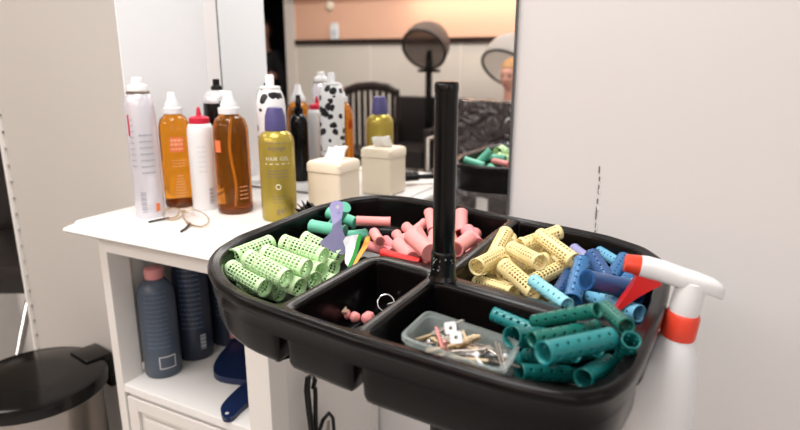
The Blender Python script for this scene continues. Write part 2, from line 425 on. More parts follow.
# ------------------------------------------------------------------ the pedal bin
tb = thing('pedal_bin', 'steel pedal bin with black lid beside the white cabinet', 'bin', W(-1.30, .700, 0), YAW)
zl = .46
obj('body', lathe(nb(), [(.118, .03), (.122, .035), (.134, zl-.045), (.136, zl-.03)], 56), 'steel', tb, smooth=40)
obj('base_ring', lathe(nb(), [(.122, 0), (.126, .004), (.126, .028), (.12, .03)], 56), 'black', tb, smooth=40)
obj('lid', lathe(nb(), [(.138, zl-.036), (.148, zl-.034), (.150, zl-.014), (.147, zl-.004), (.139, zl), (.06, zl+.002), (.001, zl+.002)], 64), 'black', tb, smooth=35)
hs, hq = (W(0,0,0), 0)
d = at(97, 352, zl)-W(-1.30, .700, zl); dv = (d.dot(EV), d.dot(NV)); ha = math.atan2(dv[1], dv[0])
bm = nb(); box(bm, .095, .158, -.042, .042, zl-.012, zl+.006, bev=.004); box(bm, .146, .162, -.040, .040, zl-.085, zl-.004, bev=.004)
xf(bm, Matrix.Rotation(ha, 4, 'Z')); obj('hinge', bm, 'black', tb, smooth=30)
bm = nb(); box(bm, .134, .140, -.008, .008, .03, zl-.08); xf(bm, Matrix.Rotation(ha, 4, 'Z')); obj('hinge_strip', bm, 'black', tb)
bm = nb(); box(bm, .12, .175, -.03, .03, .01, .022, bev=.004); xf(bm, Matrix.Rotation(ha+PI, 4, 'Z')); obj('pedal', bm, 'black', tb)

# ================================================================== bottles and boxes on the counter
Z0 = CT+.0005
def face(s, q): return math.atan2(-q, -s)                                  # local angle that looks at the seat in front
def root(name, s, q, label, cat, group=None, tilt=0):
    return thing(name, label, cat, W(s, q, Z0), YAW, group)
# tall white hairspray
s, q = -.977, .795; t = root('hairspray_can', s, q, 'tall pearly white hairspray can, leftmost on the counter beside folded glasses', 'hairspray'); ac = face(s, q)
R_ = .0275
obj('can', lathe(nb(), [(R_*.96, 0), (R_, .003), (R_, .215), (R_*.97, .222), (R_*.86, .232), (R_*.72, .238)], 40), 'pearl', t, smooth=40)
obj('rim_ring', lathe(nb(), [(R_*.74, .237), (R_*.77, .239), (R_*.77, .242), (R_*.70, .243)], 40), 'pinmetal', t, smooth=40)
obj('cap', lathe(nb(), [(R_*.70, .2425), (R_*.70, .250), (R_*.62, .254), (R_*.40, .256), (R_*.36, .266), (R_*.28, .268)], 32), 'white', t, smooth=40)
bm = nb(); rnd = random.Random(2)
for k in range(7): words(bm, R_, ac+.2, .16-k*.012, .003, .9, rnd)
for k in range(9): words(bm, R_, ac-.75, .19-k*.011, .002, .35, rnd)
obj('printed_text', bm, 'inkgrey', t); bm = nb()
barcode(bm, R_, ac-.35, .012, .055, .38); obj('barcode', bm, 'inkgrey', t)
bm = nb(); curved(bm, R_, ac-1.0, ac-.85, .16, .20); obj('printed_mark', bm, 'crimson', t)
bm = nb(); curved(bm, R_, ac+.42, ac+.72, .012, .028); obj('orange_patch', bm, 'orange_label', t)

def pump_bottle(s, q, R_, h, m, label, dark=False):
    t = root('spray_bottle', s, q, label, 'spray bottle', None); ac = face(s, q)
    obj('bottle', lathe(nb(), [(R_*.9, .0), (R_*.98, .003), (R_, .008), (R_*1.01, h*.35), (R_, h*.66), (R_*.96, h*.72), (R_*.82, h*.775), (R_*.55, h*.81), (R_*.42, h*.815), (R_*.42, h*.83)], 48), m, t, smooth=45)
    obj('base', lathe(nb(), [(R_*.92, .0005), (R_*1.004, .004), (R_*1.008, .012), (R_*1.002, .0125)], 48, cap0=False, cap1=False), 'amber_dark', t, smooth=45)
    obj('collar', lathe(nb(), [(R_*.56, h*.815), (R_*.60, h*.82), (R_*.60, h*.868), (R_*.5, h*.872)], 32), 'frost', t, smooth=40)
    obj('spray_head', lathe(nb(), [(R_*.46, h*.872), (R_*.46, h*.90), (R_*.30, h*.935), (R_*.24, h*.99), (R_*.20, h)], 32), 'frost', t, smooth=40)
    return t, ac
t, ac = pump_bottle(-.990, .885, .0315, .236, 'amber', 'amber orange spray bottle with white sprayer and orange square label')
bm = nb(); curved(bm, .0322, ac-.38, ac+.52, .118, .148, 8); obj('label_block', bm, 'orange_label', t)
bm = nb(); rnd = random.Random(5)
for k, zz in enumerate((.139, .131, .1225)): words(bm, .0327, ac+.07, zz, .0048 if k < 2 else .003, .74, rnd)
obj('printed_text', bm, 'pale_orange', t); bm = nb()
for k in range(3): words(bm, .0322, ac+.12, .10-k*.006, .0012, .8, rnd)
obj('printed_text', bm, 'pale_orange', t); bm = nb()
for k in range(8): words(bm, .0322, ac+.12, .068-k*.006, .0014, .35+.08*k, rnd)
obj('printed_text', bm, 'pale_orange', t)
t, ac = pump_bottle(-.851, .900, .0345, .241, 'amber2', 'brown amber spray bottle with white sprayer, standing beside the gold bottle')
tp = [(.004*math.sin(k*.5), 0, .012+k*.0125) for k in range(15)]
obj('dip_tube', tube(nb(), tp, .0022, 8), 'wooden', t, smooth=60)
bm = nb(); curved(bm, .0352, ac-1.0, ac-.62, .125, .148, 4); obj('label_block', bm, 'orange_label', t)
bm = nb(); rnd = random.Random(8)
for k in range(4): words(bm, .0350, ac+.55, .055-k*.008, .0014, .5, rnd)
obj('printed_text', bm, 'pale_orange', t)
# white bottle with a red twist nozzle
s, q = -.925, .892; t = root('applicator_bottle', s, q, 'white bottle with crimson pointed nozzle between the two amber bottles', 'bottle'); ac = face(s, q)
R_ = .0262; h = .206
obj('bottle', lathe(nb(), [(R_*.95, 0), (R_, .004), (R_, h*.74), (R_*.97, h*.80), (R_*.85, h*.845), (R_*.66, h*.86)], 40), 'white', t, smooth=45)
obj('collar', lathe(nb(), [(R_*.74, h*.85), (R_*.78, h*.855), (R_*.76, h*.905), (R_*.6, h*.918), (R_*.25, h*.925)], 36), 'crimson', t, smooth=40)
obj('nozzle', lathe(nb(), [(R_*.22, h*.92), (R_*.17, h*.96), (R_*.12, h*1.0), (R_*.06, h*1.01)], 20), 'crimson', t, smooth=40)
bm = nb(); rnd = random.Random(9)
for k in range(6): words(bm, R_, ac, .13-k*.010, .0014, .6, rnd)
obj('printed_text', bm, 'inkpale', t)
bm = nb(); barcode(bm, R_, ac+.5, .014, .048, .36); obj('barcode', bm, 'inkgrey', t)
# black can with a silver dome
s, q = -.985, 1.008; t = root('hairspray_can', s, q, 'black hairspray can with silver dome and black nozzle, at the back corner', 'hairspray')
R_ = .031
obj('can', lathe(nb(), [(R_*.96, 0), (R_, .003), (R_, .205), (R_*.98, .21)], 40), 'black', t, smooth=40)
obj('dome', lathe(nb(), [(R_*1.03, .208), (R_*1.03, .214), (R_*.95, .222), (R_*.80, .229), (R_*.55, .234), (R_*.5, .235)], 40), 'silver', t, smooth=40)
obj('nozzle', lathe(nb(), [(R_*.40, .234), (R_*.38, .243), (R_*.24, .246), (R_*.24, .258), (R_*.16, .259)], 24), 'black', t, smooth=40)
# slim black pump bottle, seen in the mirror
s, q = -.930, .965; t = root('spray_bottle', s, q, 'slim black spray bottle behind the amber bottle, clear in the mirror', 'spray bottle')
R_ = .0225; h = .215
obj('bottle', lathe(nb(), [(R_*.95, 0), (R_, .004), (R_, h*.68), (R_*.9, h*.74), (R_*.55, h*.78), (R_*.4, h*.79)], 36), 'black', t, smooth=45)
obj('spray_head', lathe(nb(), [(R_*.5, h*.785), (R_*.52, h*.85), (R_*.34, h*.86), (R_*.34, h*.93), (R_*.28, h*.96), (R_*.26, h)], 28), 'black', t, smooth=40)
bm = nb(); rnd = random.Random(19)
for k, zz in enumerate((.105, .095)): words(bm, R_, math.pi/2+.75, zz, .0035, .7, rnd)
obj('printed_text', bm, 'inkpale', t); bm = nb()
for zz in (.070, .06, .054, .048, .04): words(bm, R_, math.pi/2+.75, zz, .0015, .7, rnd)
obj('printed_text', bm, 'inkpale', t)
# spotted can
s, q = -.816, .985; t = root('hairspray_can', s, q, 'white hairspray can with black cow spots behind the gold bottle', 'hairspray')
R_ = .0295
obj('can', lathe(nb(), [(R_*.96, 0), (R_, .003), (R_, .205), (R_*.97, .218), (R_*.86, .232), (R_*.66, .243)], 44), 'cow', t, smooth=40)
obj('rim_ring', lathe(nb(), [(R_*.68, .242), (R_*.72, .2435), (R_*.70, .247), (R_*.5, .248)], 40), 'white', t, smooth=40)
obj('nozzle', lathe(nb(), [(R_*.30, .247), (R_*.30, .268), (R_*.22, .271)], 24), 'white', t, smooth=40)
# gold bottle
s, q = -.735, .897; t = root('gel_bottle', s, q, 'gold bottle with purple tapered cap standing nearest the tray', 'bottle'); ac = face(s, q)
R_ = .0335; h = .214
obj('bottle', lathe(nb(), [(R_*.93, 0), (R_, .004), (R_*1.01, .05), (R_, .148), (R_*.95, .158), (R_*.80, .166), (R_*.62, .170), (R_*.55, .172)], 48), 'gold', t, smooth=45)
obj('cap', lathe(nb(), [(R_*.60, .171), (R_*.60, .176), (R_*.56, .198), (R_*.42, .213), (R_*.30, h)], 36), 'purple', t, smooth=40)
def print_text(txt, z, size, m, par, R_=R_, ac=ac, off=0, stretch=1):
    cu = bpy.data.curves.new('lettering', 'FONT'); cu.body = txt; cu.size = size; cu.align_x = 'CENTER'; cu.extrude = 0; cu.resolution_u = 2
    o = bpy.data.objects.new('tmp', cu); C.objects.link(o)
    bpy.context.view_layer.update()
    me = bpy.data.meshes.new_from_object(o.evaluated_get(bpy.context.evaluated_depsgraph_get()))
    bpy.data.objects.remove(o); bm = nb(); bm.from_mesh(me); bpy.data.meshes.remove(me)
    for v in bm.verts:
        a = ac+off+v.co.x*stretch/R_; zz = z+v.co.y
        v.co = Vector(((R_+.0006)*math.cos(a), (R_+.0006)*math.sin(a), zz))
    return obj('lettering', bm, m, par, recalc=False)
bm = nb(); rnd = random.Random(21)
for k in range(3): words(bm, R_, ac, .098-k*.006, .0016, 1.2, rnd)
obj('printed_text', bm, 'inkgold', t); bm = nb()
for k in range(3): words(bm, R_, ac, .050-k*.006, .0012, .8-.1*k, rnd)
obj('printed_text', bm, 'inkgold', t); bm = nb()
words(bm, R_, ac, .150, .0012, 1.2, rnd)
obj('printed_text', bm, 'inkgold', t)
print_text('HAIR GEL', .118, .0105, 'inkcream', t, ac=ac)
print_text('aquage', .138, .0125, 'inkgold', t, ac=ac)
print_text('gel', .018, .016, 'inkgold', t, ac=ac, off=.1)
bm = nb(); curved(bm, R_, ac-.7, ac+.7, .111, .1125); obj('printed_rule', bm, 'inkcream', t)
bm = nb(); tube(bm, [((R_+.0004)*math.cos(ac+.0045*math.cos(a)/R_), (R_+.0004)*math.sin(ac+.0045*math.cos(a)/R_), .068+.0045*math.sin(a)) for a in [k*PI/8 for k in range(16)]], .0009, 6, closed=True)
obj('printed_ring', bm, 'inkcream', t)
# tissue box
s, q = -.671, .993
t = thing('tissue_box', 'small cream square tissue box with a white tissue sticking out', 'tissue box', W(s, q, Z0), YAW)
hb = .107; hw = .039
bm = nb(); lo = []
for d, z in ((.004, 0), (0, .003), (0, hb-.022)): lo.append([(x, y, z) for x, y in rrect(hw-d, hw-d, .007)])
loft(bm, lo); obj('box', bm, 'cream_box', t, smooth=35)
bm = nb(); lo = []
for d, z in ((-.0015, hb-.021), (-.0015, hb-.006), (.002, hb-.001), (.006, hb)): lo.append([(x, y, z) for x, y in rrect(hw-d, hw-d, .008)])
loft(bm, lo); obj('lid', bm, 'cream_box', t, smooth=35)
bm = nb(); n = 9; g = []
for j in range(5):
    row = []
    for i in range(n):
        u = i/(n-1)-.5; vv = j/4
        row.append(bm.verts.new((u*.046+.004*vv*math.sin(i*1.1), .004*math.sin(i*1.4+j*.6)*(.3+vv)+.012*vv, hb-.002+vv*(.026+.006*u+.0015*math.sin(i*2.1)))))
    g.append(row)
for j in range(4):
    for i in range(n-1): bm.faces.new((g[j][i], g[j][i+1], g[j+1][i+1], g[j+1][i]))
o = obj('tissue', bm, 'tissue', t, smooth=0); md = o.modifiers.new('thick', 'SOLIDIFY'); md.thickness = .0012
# hair brush lying behind the tray
t = thing('hair_brush', 'black bristle hair brush lying on the counter between tissue box and tray', 'hairbrush', W(-.665, .893, Z0), YAW-math.radians(43))
def xrod(prof, dx, dz, seg=20): return xf(lathe(nb(), prof, seg), Matrix.Translation((dx, 0, dz))@Matrix.Rotation(PI/2, 4, 'Y'))
obj('head', xrod([(.004, -.034), (.009, -.031), (.010, 0), (.009, .032), (.005, .036)], 0, .018), 'black', t, smooth=40)
obj('handle', xrod([(.005, .030), (.0065, .04), (.0075, .07), (.0065, .115), (.004, .118)], 0, .018, 16), 'black', t, smooth=40)
bm = nb()
for i in range(12):
    for k in range(8):
        a = math.radians(-20+220*k/7); x = -.029+i*.0053
        tube(bm, [Vector((x, .008*math.cos(a), .018+.008*math.sin(a))), Vector((x, .0195*math.cos(a), .0185+.0195*math.sin(a)))], .0009, 5)
obj('bristles', bm, 'black', t)
# folded spectacles
t = thing('eyeglasses', 'gold rimmed glasses with dark tips lying on the counter', 'glasses', W(0, 0, 0), 0)
def P3(u, v, h): p = at(u, v, CT+h); return p
def rim(cu, cv, ru, rv, tlt, h0, h1):
    pts = []
    for k in range(24):
        a = 2*PI*k/24; x = ru*math.cos(a); y = rv*math.sin(a)
        pts.append(P3(cu+x*math.cos(tlt)-y*math.sin(tlt), cv+x*math.sin(tlt)+y*math.cos(tlt), h0+h1*(-math.sin(a)*.5+.5)))
    return pts
for (cu, cv, ru, rv, tl) in ((196, 218, 13.5, 7.5, .3), (173, 214, 10, 6.0, -.1)):
    pts = rim(cu, cv, ru, rv, tl, .002, .010)
    obj('rim', tube(nb(), pts, .0011, 6, closed=True), 'brass', t, smooth=60)
    bm = nb(); vs = [bm.verts.new(p) for p in pts]; bm.faces.new(vs); bmesh.ops.solidify(bm, geom=bm.faces[:], thickness=.0006); obj('lens', bm, 'lens', t)
obj('bridge', tube(nb(), [P3(181, 212, .010), P3(184, 210.5, .012), P3(187, 212.5, .010)], .0014, 6), 'brass', t, smooth=60)
obj('temple', tube(nb(), [P3(207, 224, .004), P3(201, 227, .004), P3(192, 225, .004), P3(186, 223, .004)], .0014, 6), 'brass', t, smooth=60)
obj('temple_tip', tube(nb(), [P3(190, 223.5, .0035), P3(186, 228, .003), P3(181, 231.5, .0022)], .0021, 8), 'ink', t, smooth=60)
obj('temple', tube(nb(), [P3(180, 211, .006), P3(176, 217, .004), P3(168, 219, .004)], .0014, 6), 'brass', t, smooth=60)
obj('temple_tip', tube(nb(), [P3(169, 218, .0035), P3(158, 220, .003), P3(148.5, 222, .0022)], .0021, 8), 'ink', t, smooth=60)

# ================================================================== the trolley
RIM = .915
OUT = [(-0.5281, 0.503), (-0.5041, 0.4791), (-0.4608, 0.4474), (-0.4104, 0.4264), (-0.3562, 0.4181), (-0.3066, 0.4112), (-0.2624, 0.4044), (-0.2101, 0.4006), (-0.1549, 0.396), (-0.1111, 0.3923), (-0.0722, 0.3958), (-0.0586, 0.4015), (-0.043, 0.4202), (-0.0335, 0.4494), (-0.0286, 0.4919), (-0.0245, 0.5591), (-0.0228, 0.6267), (-0.024, 0.6974), (-0.0348, 0.7575), (-0.0609, 0.8021), (-0.1121, 0.8368), (-0.175, 0.8557), (-0.2618, 0.8749), (-0.3615, 0.9039), (-0.4195, 0.9146), (-0.4686, 0.924), (-0.5221, 0.9142), (-0.5568, 0.8687), (-0.575, 0.784), (-0.5696, 0.6801), (-0.5673, 0.5981), (-0.5513, 0.5402)]
def resample(P, st=.004):
    out = []; n = len(P)
    for i in range(n):
        a, b = P[i], P[(i+1) % n]; L = math.dist(a, b); m = max(1, round(L/st))
        for k in range(m): out.append((a[0]+(b[0]-a[0])*k/m, a[1]+(b[1]-a[1])*k/m))
    return out
def relax(P, it):
    for _ in range(it):
        n = len(P); P = [((P[i-1][0]+2*P[i][0]+P[(i+1) % n][0])/4, (P[i-1][1]+2*P[i][1]+P[(i+1) % n][1])/4) for i in range(n)]
    return P
def sgn(P): return sum(P[i][0]*P[(i+1) % len(P)][1]-P[(i+1) % len(P)][0]*P[i][1] for i in range(len(P)))
def inset(P, d):
    n = len(P); out = []; sg = 1 if sgn(P) > 0 else -1
    for i in range(n):
        a, b = P[i-1], P[(i+1) % n]; dx, dy = b[0]-a[0], b[1]-a[1]; L = math.hypot(dx, dy) or 1
        out.append((P[i][0]-sg*dy/L*d, P[i][1]+sg*dx/L*d))
    return out
OUTS = relax(resample(OUT), 14)
def clip(P, nx, ny, c):                      # keep nx*x+ny*y >= c
    out = []; n = len(P)
    for i in range(n):
        a, b = P[i], P[(i+1) % n]; da = nx*a[0]+ny*a[1]-c; db = nx*b[0]+ny*b[1]-c
        if da >= 0: out.append(a)
        if da*db < 0:
            t = da/(da-db); out.append((a[0]+(b[0]-a[0])*t, a[1]+(b[1]-a[1])*t))
    return out
INN = relax(inset(OUTS, .0135), 4)
def line(p, q_):                              # half plane on the left of p->q
    nx, ny = -(q_[1]-p[1]), q_[0]-p[0]; L = math.hypot(nx, ny); return nx/L, ny/L, (nx*p[0]+ny*p[1])/L
def cells(I, g, sm):                          # the four compartments inside outline I, each grown by g towards its neighbours
    def ln(p, q_): nx, ny, c = line(p, q_); return nx, ny, c-g
    B_ = clip(clip(clip(I, 1, 0, -.35036-g), -1, 0, .26491-g), *ln((-.26705, .58536), (-.3525, .60459)))
    C_ = clip(clip(I, 1, 0, -.25636-g), *ln((-.03205, .52127), (-.23714, .56507)))
    D_ = clip(clip(I, 1, 0, -.24995-g), *ln((-.23714, .5875), (-.03205, .54477)))
    A0 = clip(I, -1, 0, .26064-g)
    A_ = [p for p in A0 if not (p[0] > -.36105+g and p[1] < .62489-g)]
    qf = min(p[1] for p in clip(I, -1, 0, .36105-g) if p[0] > -.36158+g)
    i = max(range(len(A_)), key=lambda k: math.dist(A_[k], A_[(k+1) % len(A_)]))
    notch = [(-.36105+g, qf), (-.36105+g, .60459-g), (-.34716, .61741-g), (-.26064+g, .6142-g)]
    if math.dist(A_[i], notch[0]) > math.dist(A_[i], notch[-1]): notch = notch[::-1]
    A_ = A_[:i+1]+notch+A_[i+1:]
    return [relax(resample(p, .0035), sm) for p in (A_, B_, C_, D_)]
POCK = cells(INN, 0, 14)
PODS = cells(relax(inset(OUTS, .0062), 2), .0022, 12)
tr = thing('salon_trolley', 'black plastic roller tray on a black pole stand beside the counter', 'trolley', W(0, 0, 0), YAW)
bm = nb()
def ring(P, z): return [bm.verts.new((x, y, RIM+z)) for x, y in P]
def bridge(A, B):
    n = len(A)
    for i in range(n): bm.faces.new((A[i], A[(i+1) % n], B[(i+1) % n], B[i]))
rings = [ring(inset(OUTS, d), z) for d, z in ((.0095, .0), (.0070, .0018), (.0035, .0016), (.0010, -.0006), (0, -.0035), (.0, -.0065), (.0010, -.0095), (.0030, -.0110), (.0042, -.0125), (.0046, -.028))]
for a, b in zip(rings, rings[1:]): bridge(a, b)
tops = [rings[0]]; unders = [rings[-1]]
for ip, P in enumerate(POCK):
    dk = 1.14 if ip == 2 else 1.06
    prof = ((0, 0), (.0012, -.0006), (.0028, -.0028), (.0034, -.007), (.0045, -.032), (.0060, -.049), (.0080, -.0545), (.0115, -.0577), (.015, -.0588))
    rs = [ring(inset(P, d), z) for d, z in prof]
    for a, b in zip(rs, rs[1:]): bridge(a, b)
    bm.faces.new(rs[-1]); tops.append(rs[0])
    us = [ring(inset(PODS[ip], d), z*dk if z < -.03 else z) for d, z in ((0, -.028), (.0012, -.035), (.0022, -.052), (.0045, -.0572), (.0085, -.0600), (.014, -.0608))]
    for a, b in zip(us, us[1:]): bridge(a, b)
    bm.faces.new(us[-1]); unders.append(us[0])
for grp in (tops, unders):
    es = []
    for r in grp:
        for i in range(len(r)): es.append(bm.edges.get((r[i], r[(i+1) % len(r)])))
    bmesh.ops.triangle_fill(bm, use_beauty=True, use_dissolve=False, edges=es)
obj('tray', bm, 'black_tray', tr, smooth=50)
PS, PQ = -0.24942, 0.57895
obj('pole', lathe(nb(), [(.0122, .10), (.0122, 1.119)], 32, cx=PS, cy=PQ), 'black', tr, smooth=40)
obj('pole_cap', lathe(nb(), [(.0124, 1.1185), (.0127, 1.120), (.0127, 1.126), (.0112, 1.1285), (.004, 1.129)], 32, cx=PS, cy=PQ), 'black', tr, smooth=40)
obj('pole_sleeve', lathe(nb(), [(.0160, .9152), (.0150, .918), (.0138, .921), (.0138, .944), (.0132, .947), (.0123, .948)], 32, cx=PS, cy=PQ, cap0=False, cap1=False), 'black', tr, smooth=40)
bm = nb(); rnd = random.Random(4)
for k in range(26):
    a = rnd.uniform(-2.8, -.3); z = rnd.uniform(.926, .9415)
    cc = [(.0140*math.cos(a+x)+PS, .0140*math.sin(a+x)+PQ, z+y) for x, y in ((0, 0), (rnd.uniform(.03, .12), .0004), (rnd.uniform(.05, .1), rnd.uniform(.001, .003)))]
    vs = [bm.verts.new(c_) for c_ in cc]; bm.faces.new(vs)
obj('wear_marks', bm, 'inkpale', tr)
bm = nb()
for k in range(5):
    a = 2*PI*k/5+.3; tube(bm, [(PS, PQ, .10), (PS+.13*math.cos(a), PQ+.13*math.sin(a), .085), (PS+.22*math.cos(a), PQ+.22*math.sin(a), .062)], [.018, .014, .011], 10)
lathe(bm, [(.03, .08), (.03, .12), (.016, .15)], 24, cx=PS, cy=PQ)
obj('base', bm, 'black', tr, smooth=50)
for k in range(5):
    a = 2*PI*k/5+.3; c_ = Vector((PS+.22*math.cos(a), PQ+.22*math.sin(a), .024))
    bm = lathe(nb(), [(.018, -.010), (.0235, -.008), (.0235, .008), (.018, .010)], 20); xf(bm, Matrix.Translation(c_)@Matrix.Rotation(a, 4, 'Z')@Matrix.Rotation(PI/2, 4, 'X'))
    w_ = obj('caster', bm, 'black', tr, smooth=40)
    obj('caster_stem', tube(nb(), [c_+Vector((0, 0, .022)), c_+Vector((0, 0, .045))], .006, 8), 'chrome', w_)
# side cup that carries the spray bottle
BS, BQ = -.009, .620
bm = lathe(nb(), [(.036, .674), (.0405, .676), (.0405, .712), (.0385, .712), (.0385, .679), (.034, .678)], 36, cx=BS-.024, cy=BQ, cap1=True)
obj('bottle_cup', bm, 'black', tr, smooth=40)
obj('cup_arm', tube(nb(), [(-.068, BQ, .69), (-.08, BQ, .71), (-.09, BQ, .78), (-.09, BQ, .8535)], .006, 8), 'black', tr, smooth=50)

# ------------------------------------------------------------------ trigger spray bottle
sb = thing('trigger_spray_bottle', 'white water spray bottle with red trigger and collar beside the tray', 'spray bottle', W(BS-.026, BQ, .680), YAW)
sb.scale = (1.068, 1.068, 1.068); sb.rotation_euler = (0, math.radians(7), YAW)
hb = .205
obj('bottle', lathe(nb(), [(.031, 0), (.0335, .004), (.034, .10), (.0325, .125), (.025, .160), (.0175, .185), (.0135, .192), (.0135, .2)], 44), 'white', sb, smooth=45)
obj('collar', lathe(nb(), [(.0152, .190), (.0158, .193), (.0153, .212), (.0138, .215), (.008, .2155)], 36), 'red2', sb, smooth=40)
# head: towards the camera's left and a little nearer; local frame: +x towards nozzle
hd = PI+.20
def hx(bm): return xf(bm, Matrix.Rotation(hd, 4, 'Z')@Matrix.Translation((.010, 0, .218))@Matrix.Diagonal((.76, .85, .85, 1))@Matrix.Translation((0, 0, -.214)))
bm = nb()
sec = [(-.050, .239, .0035, .006), (-.046, .242, .006, .008), (-.036, .245, .0095, .009), (-.020, .2475, .012, .0095), (.0, .249, .0125, .0105), (.020, .2515, .0115, .0115), (.040, .253, .0115, .0115), (.048, .253, .0110, .011)]
loft(bm, [[(x, w_*math.copysign(abs(math.cos(a))**.7, math.cos(a)), z+h_*math.copysign(abs(math.sin(a))**.7, math.sin(a))) for a in [2*PI*k/20 for k in range(20)]] for x, z, w_, h_ in sec])
hx(bm); obj('shroud', bm, 'white', sb, smooth=50)
bm = lathe(nb(), [(.0130, .2145), (.0135, .222), (.0130, .236), (.0115, .246), (.006, .250)], 28); obj('neck', bm, 'white', sb, smooth=45)
bm = lathe(nb(), [(.0105, 0), (.0112, .002), (.0098, .018), (.0088, .0185)], 24); xf(bm, Matrix.Translation((.048, 0, .253))@Matrix.Rotation(PI/2, 4, 'Y')); hx(bm); obj('nozzle', bm, 'red2', sb, smooth=40)
bm = prism(nb(), [(.026, .244), (.020, .238), (.030, .231), (.042, .222), (.054, .207), (.063, .193), (.067, .193), (.065, .200), (.058, .216), (.053, .230), (.050, .244)], -.0085, .0085, bev=.0012)
xf(bm, Matrix.Rotation(PI/2, 4, 'X')); hx(bm); obj('trigger', bm, 'red', sb, smooth=30)

# ================================================================== hair rollers
def roller(name, L, r, m, style, thick=.0011):
    """a hollow curler along +x, centred; style: mesh (square openings), holes (round holes), plain"""
    bm = nb()
    if style == 'mesh':
        seg, nl, hx_, hy_ = 16, 11, .64, .66
    elif style == 'slots':
        seg, nl, hx_, hy_ = 14, 12, .56, .66
    elif style == 'holes':
        seg, nl, hx_, hy_ = 12, 13, .74, .74
    else: seg, nl = 20, 4
    if style == 'plain':
        lathe(bm, [(r*1.0, -L/2), (r*1.05, -L/2+.001), (r*.97, -L/2+.004), (r*.97, L/2-.004), (r*1.05, L/2-.001), (r, L/2)], 24, cap0=False, cap1=False)
        lathe(bm, [(r*.78, -L/2), (r*.78, L/2)], 24, cap0=False, cap1=False)
        for x in (-L/2, L/2):
            a = [v for v in bm.verts if abs(v.co.z-x) < 1e-6]
            es = [e for e in bm.edges if e.verts[0] in a and e.verts[1] in a]
            bmesh.ops.bridge_loops(bm, edges=es)
        xf(bm, Matrix.Rotation(PI/2, 4, 'Y')); return bm
    def P(u, v, rr=1):                                  # u along, v around
        rad = r*rr*(1.0)
        return (L*(u-.5), rad*math.cos(v), rad*math.sin(v))
    du = 1/nl; dv = 2*PI/seg; V = {}
    def vert(i, j):                                     # half steps: index grid of 2*nl+1 by 2*seg
        k = (i, j % (2*seg))
        if k not in V:
            rr = 1.0
            if i in (0, 2*nl): rr = 1.05
            V[k] = bm.verts.new(P(i*du/2, j*dv/2, rr))
        return V[k]
    for i in range(nl):
        for j in range(seg):
            b = [vert(2*i, 2*j), vert(2*i+1, 2*j), vert(2*i+2, 2*j), vert(2*i+2, 2*j+1), vert(2*i+2, 2*j+2), vert(2*i+1, 2*j+2), vert(2*i, 2*j+2), vert(2*i, 2*j+1)]
            hole = (style in ('mesh', 'slots') and 0 < i < nl-1) or (style == 'holes' and 0 < i < nl-1 and ((i % 2 == 1 and j % 4 == 0) or (i % 2 == 1 and j % 4 == 2)))
            if style == 'slots' and j % 4 == 3: hole = False
            if not hole:
                bm.faces.new(b); continue
            cu = (i+.5)*du; cv = (j+.5)*dv; h = []
            for (a, c) in ((-1, -1), (0, -1), (1, -1), (1, 0), (1, 1), (0, 1), (-1, 1), (-1, 0)):
                if style in ('mesh', 'slots'): h.append(bm.verts.new(P(cu+a*du/2*hx_, cv+c*dv/2*hy_)))
                else:
                    g = hx_/(1.3 if a and c else 1); h.append(bm.verts.new(P(cu+a*g*.0019/L, cv+c*g*.0019/r)))
            for k in range(8): bm.faces.new((b[k], b[(k+1) % 8], h[(k+1) % 8], h[k]))
    bmesh.ops.recalc_face_normals(bm, faces=bm.faces)
    return bm
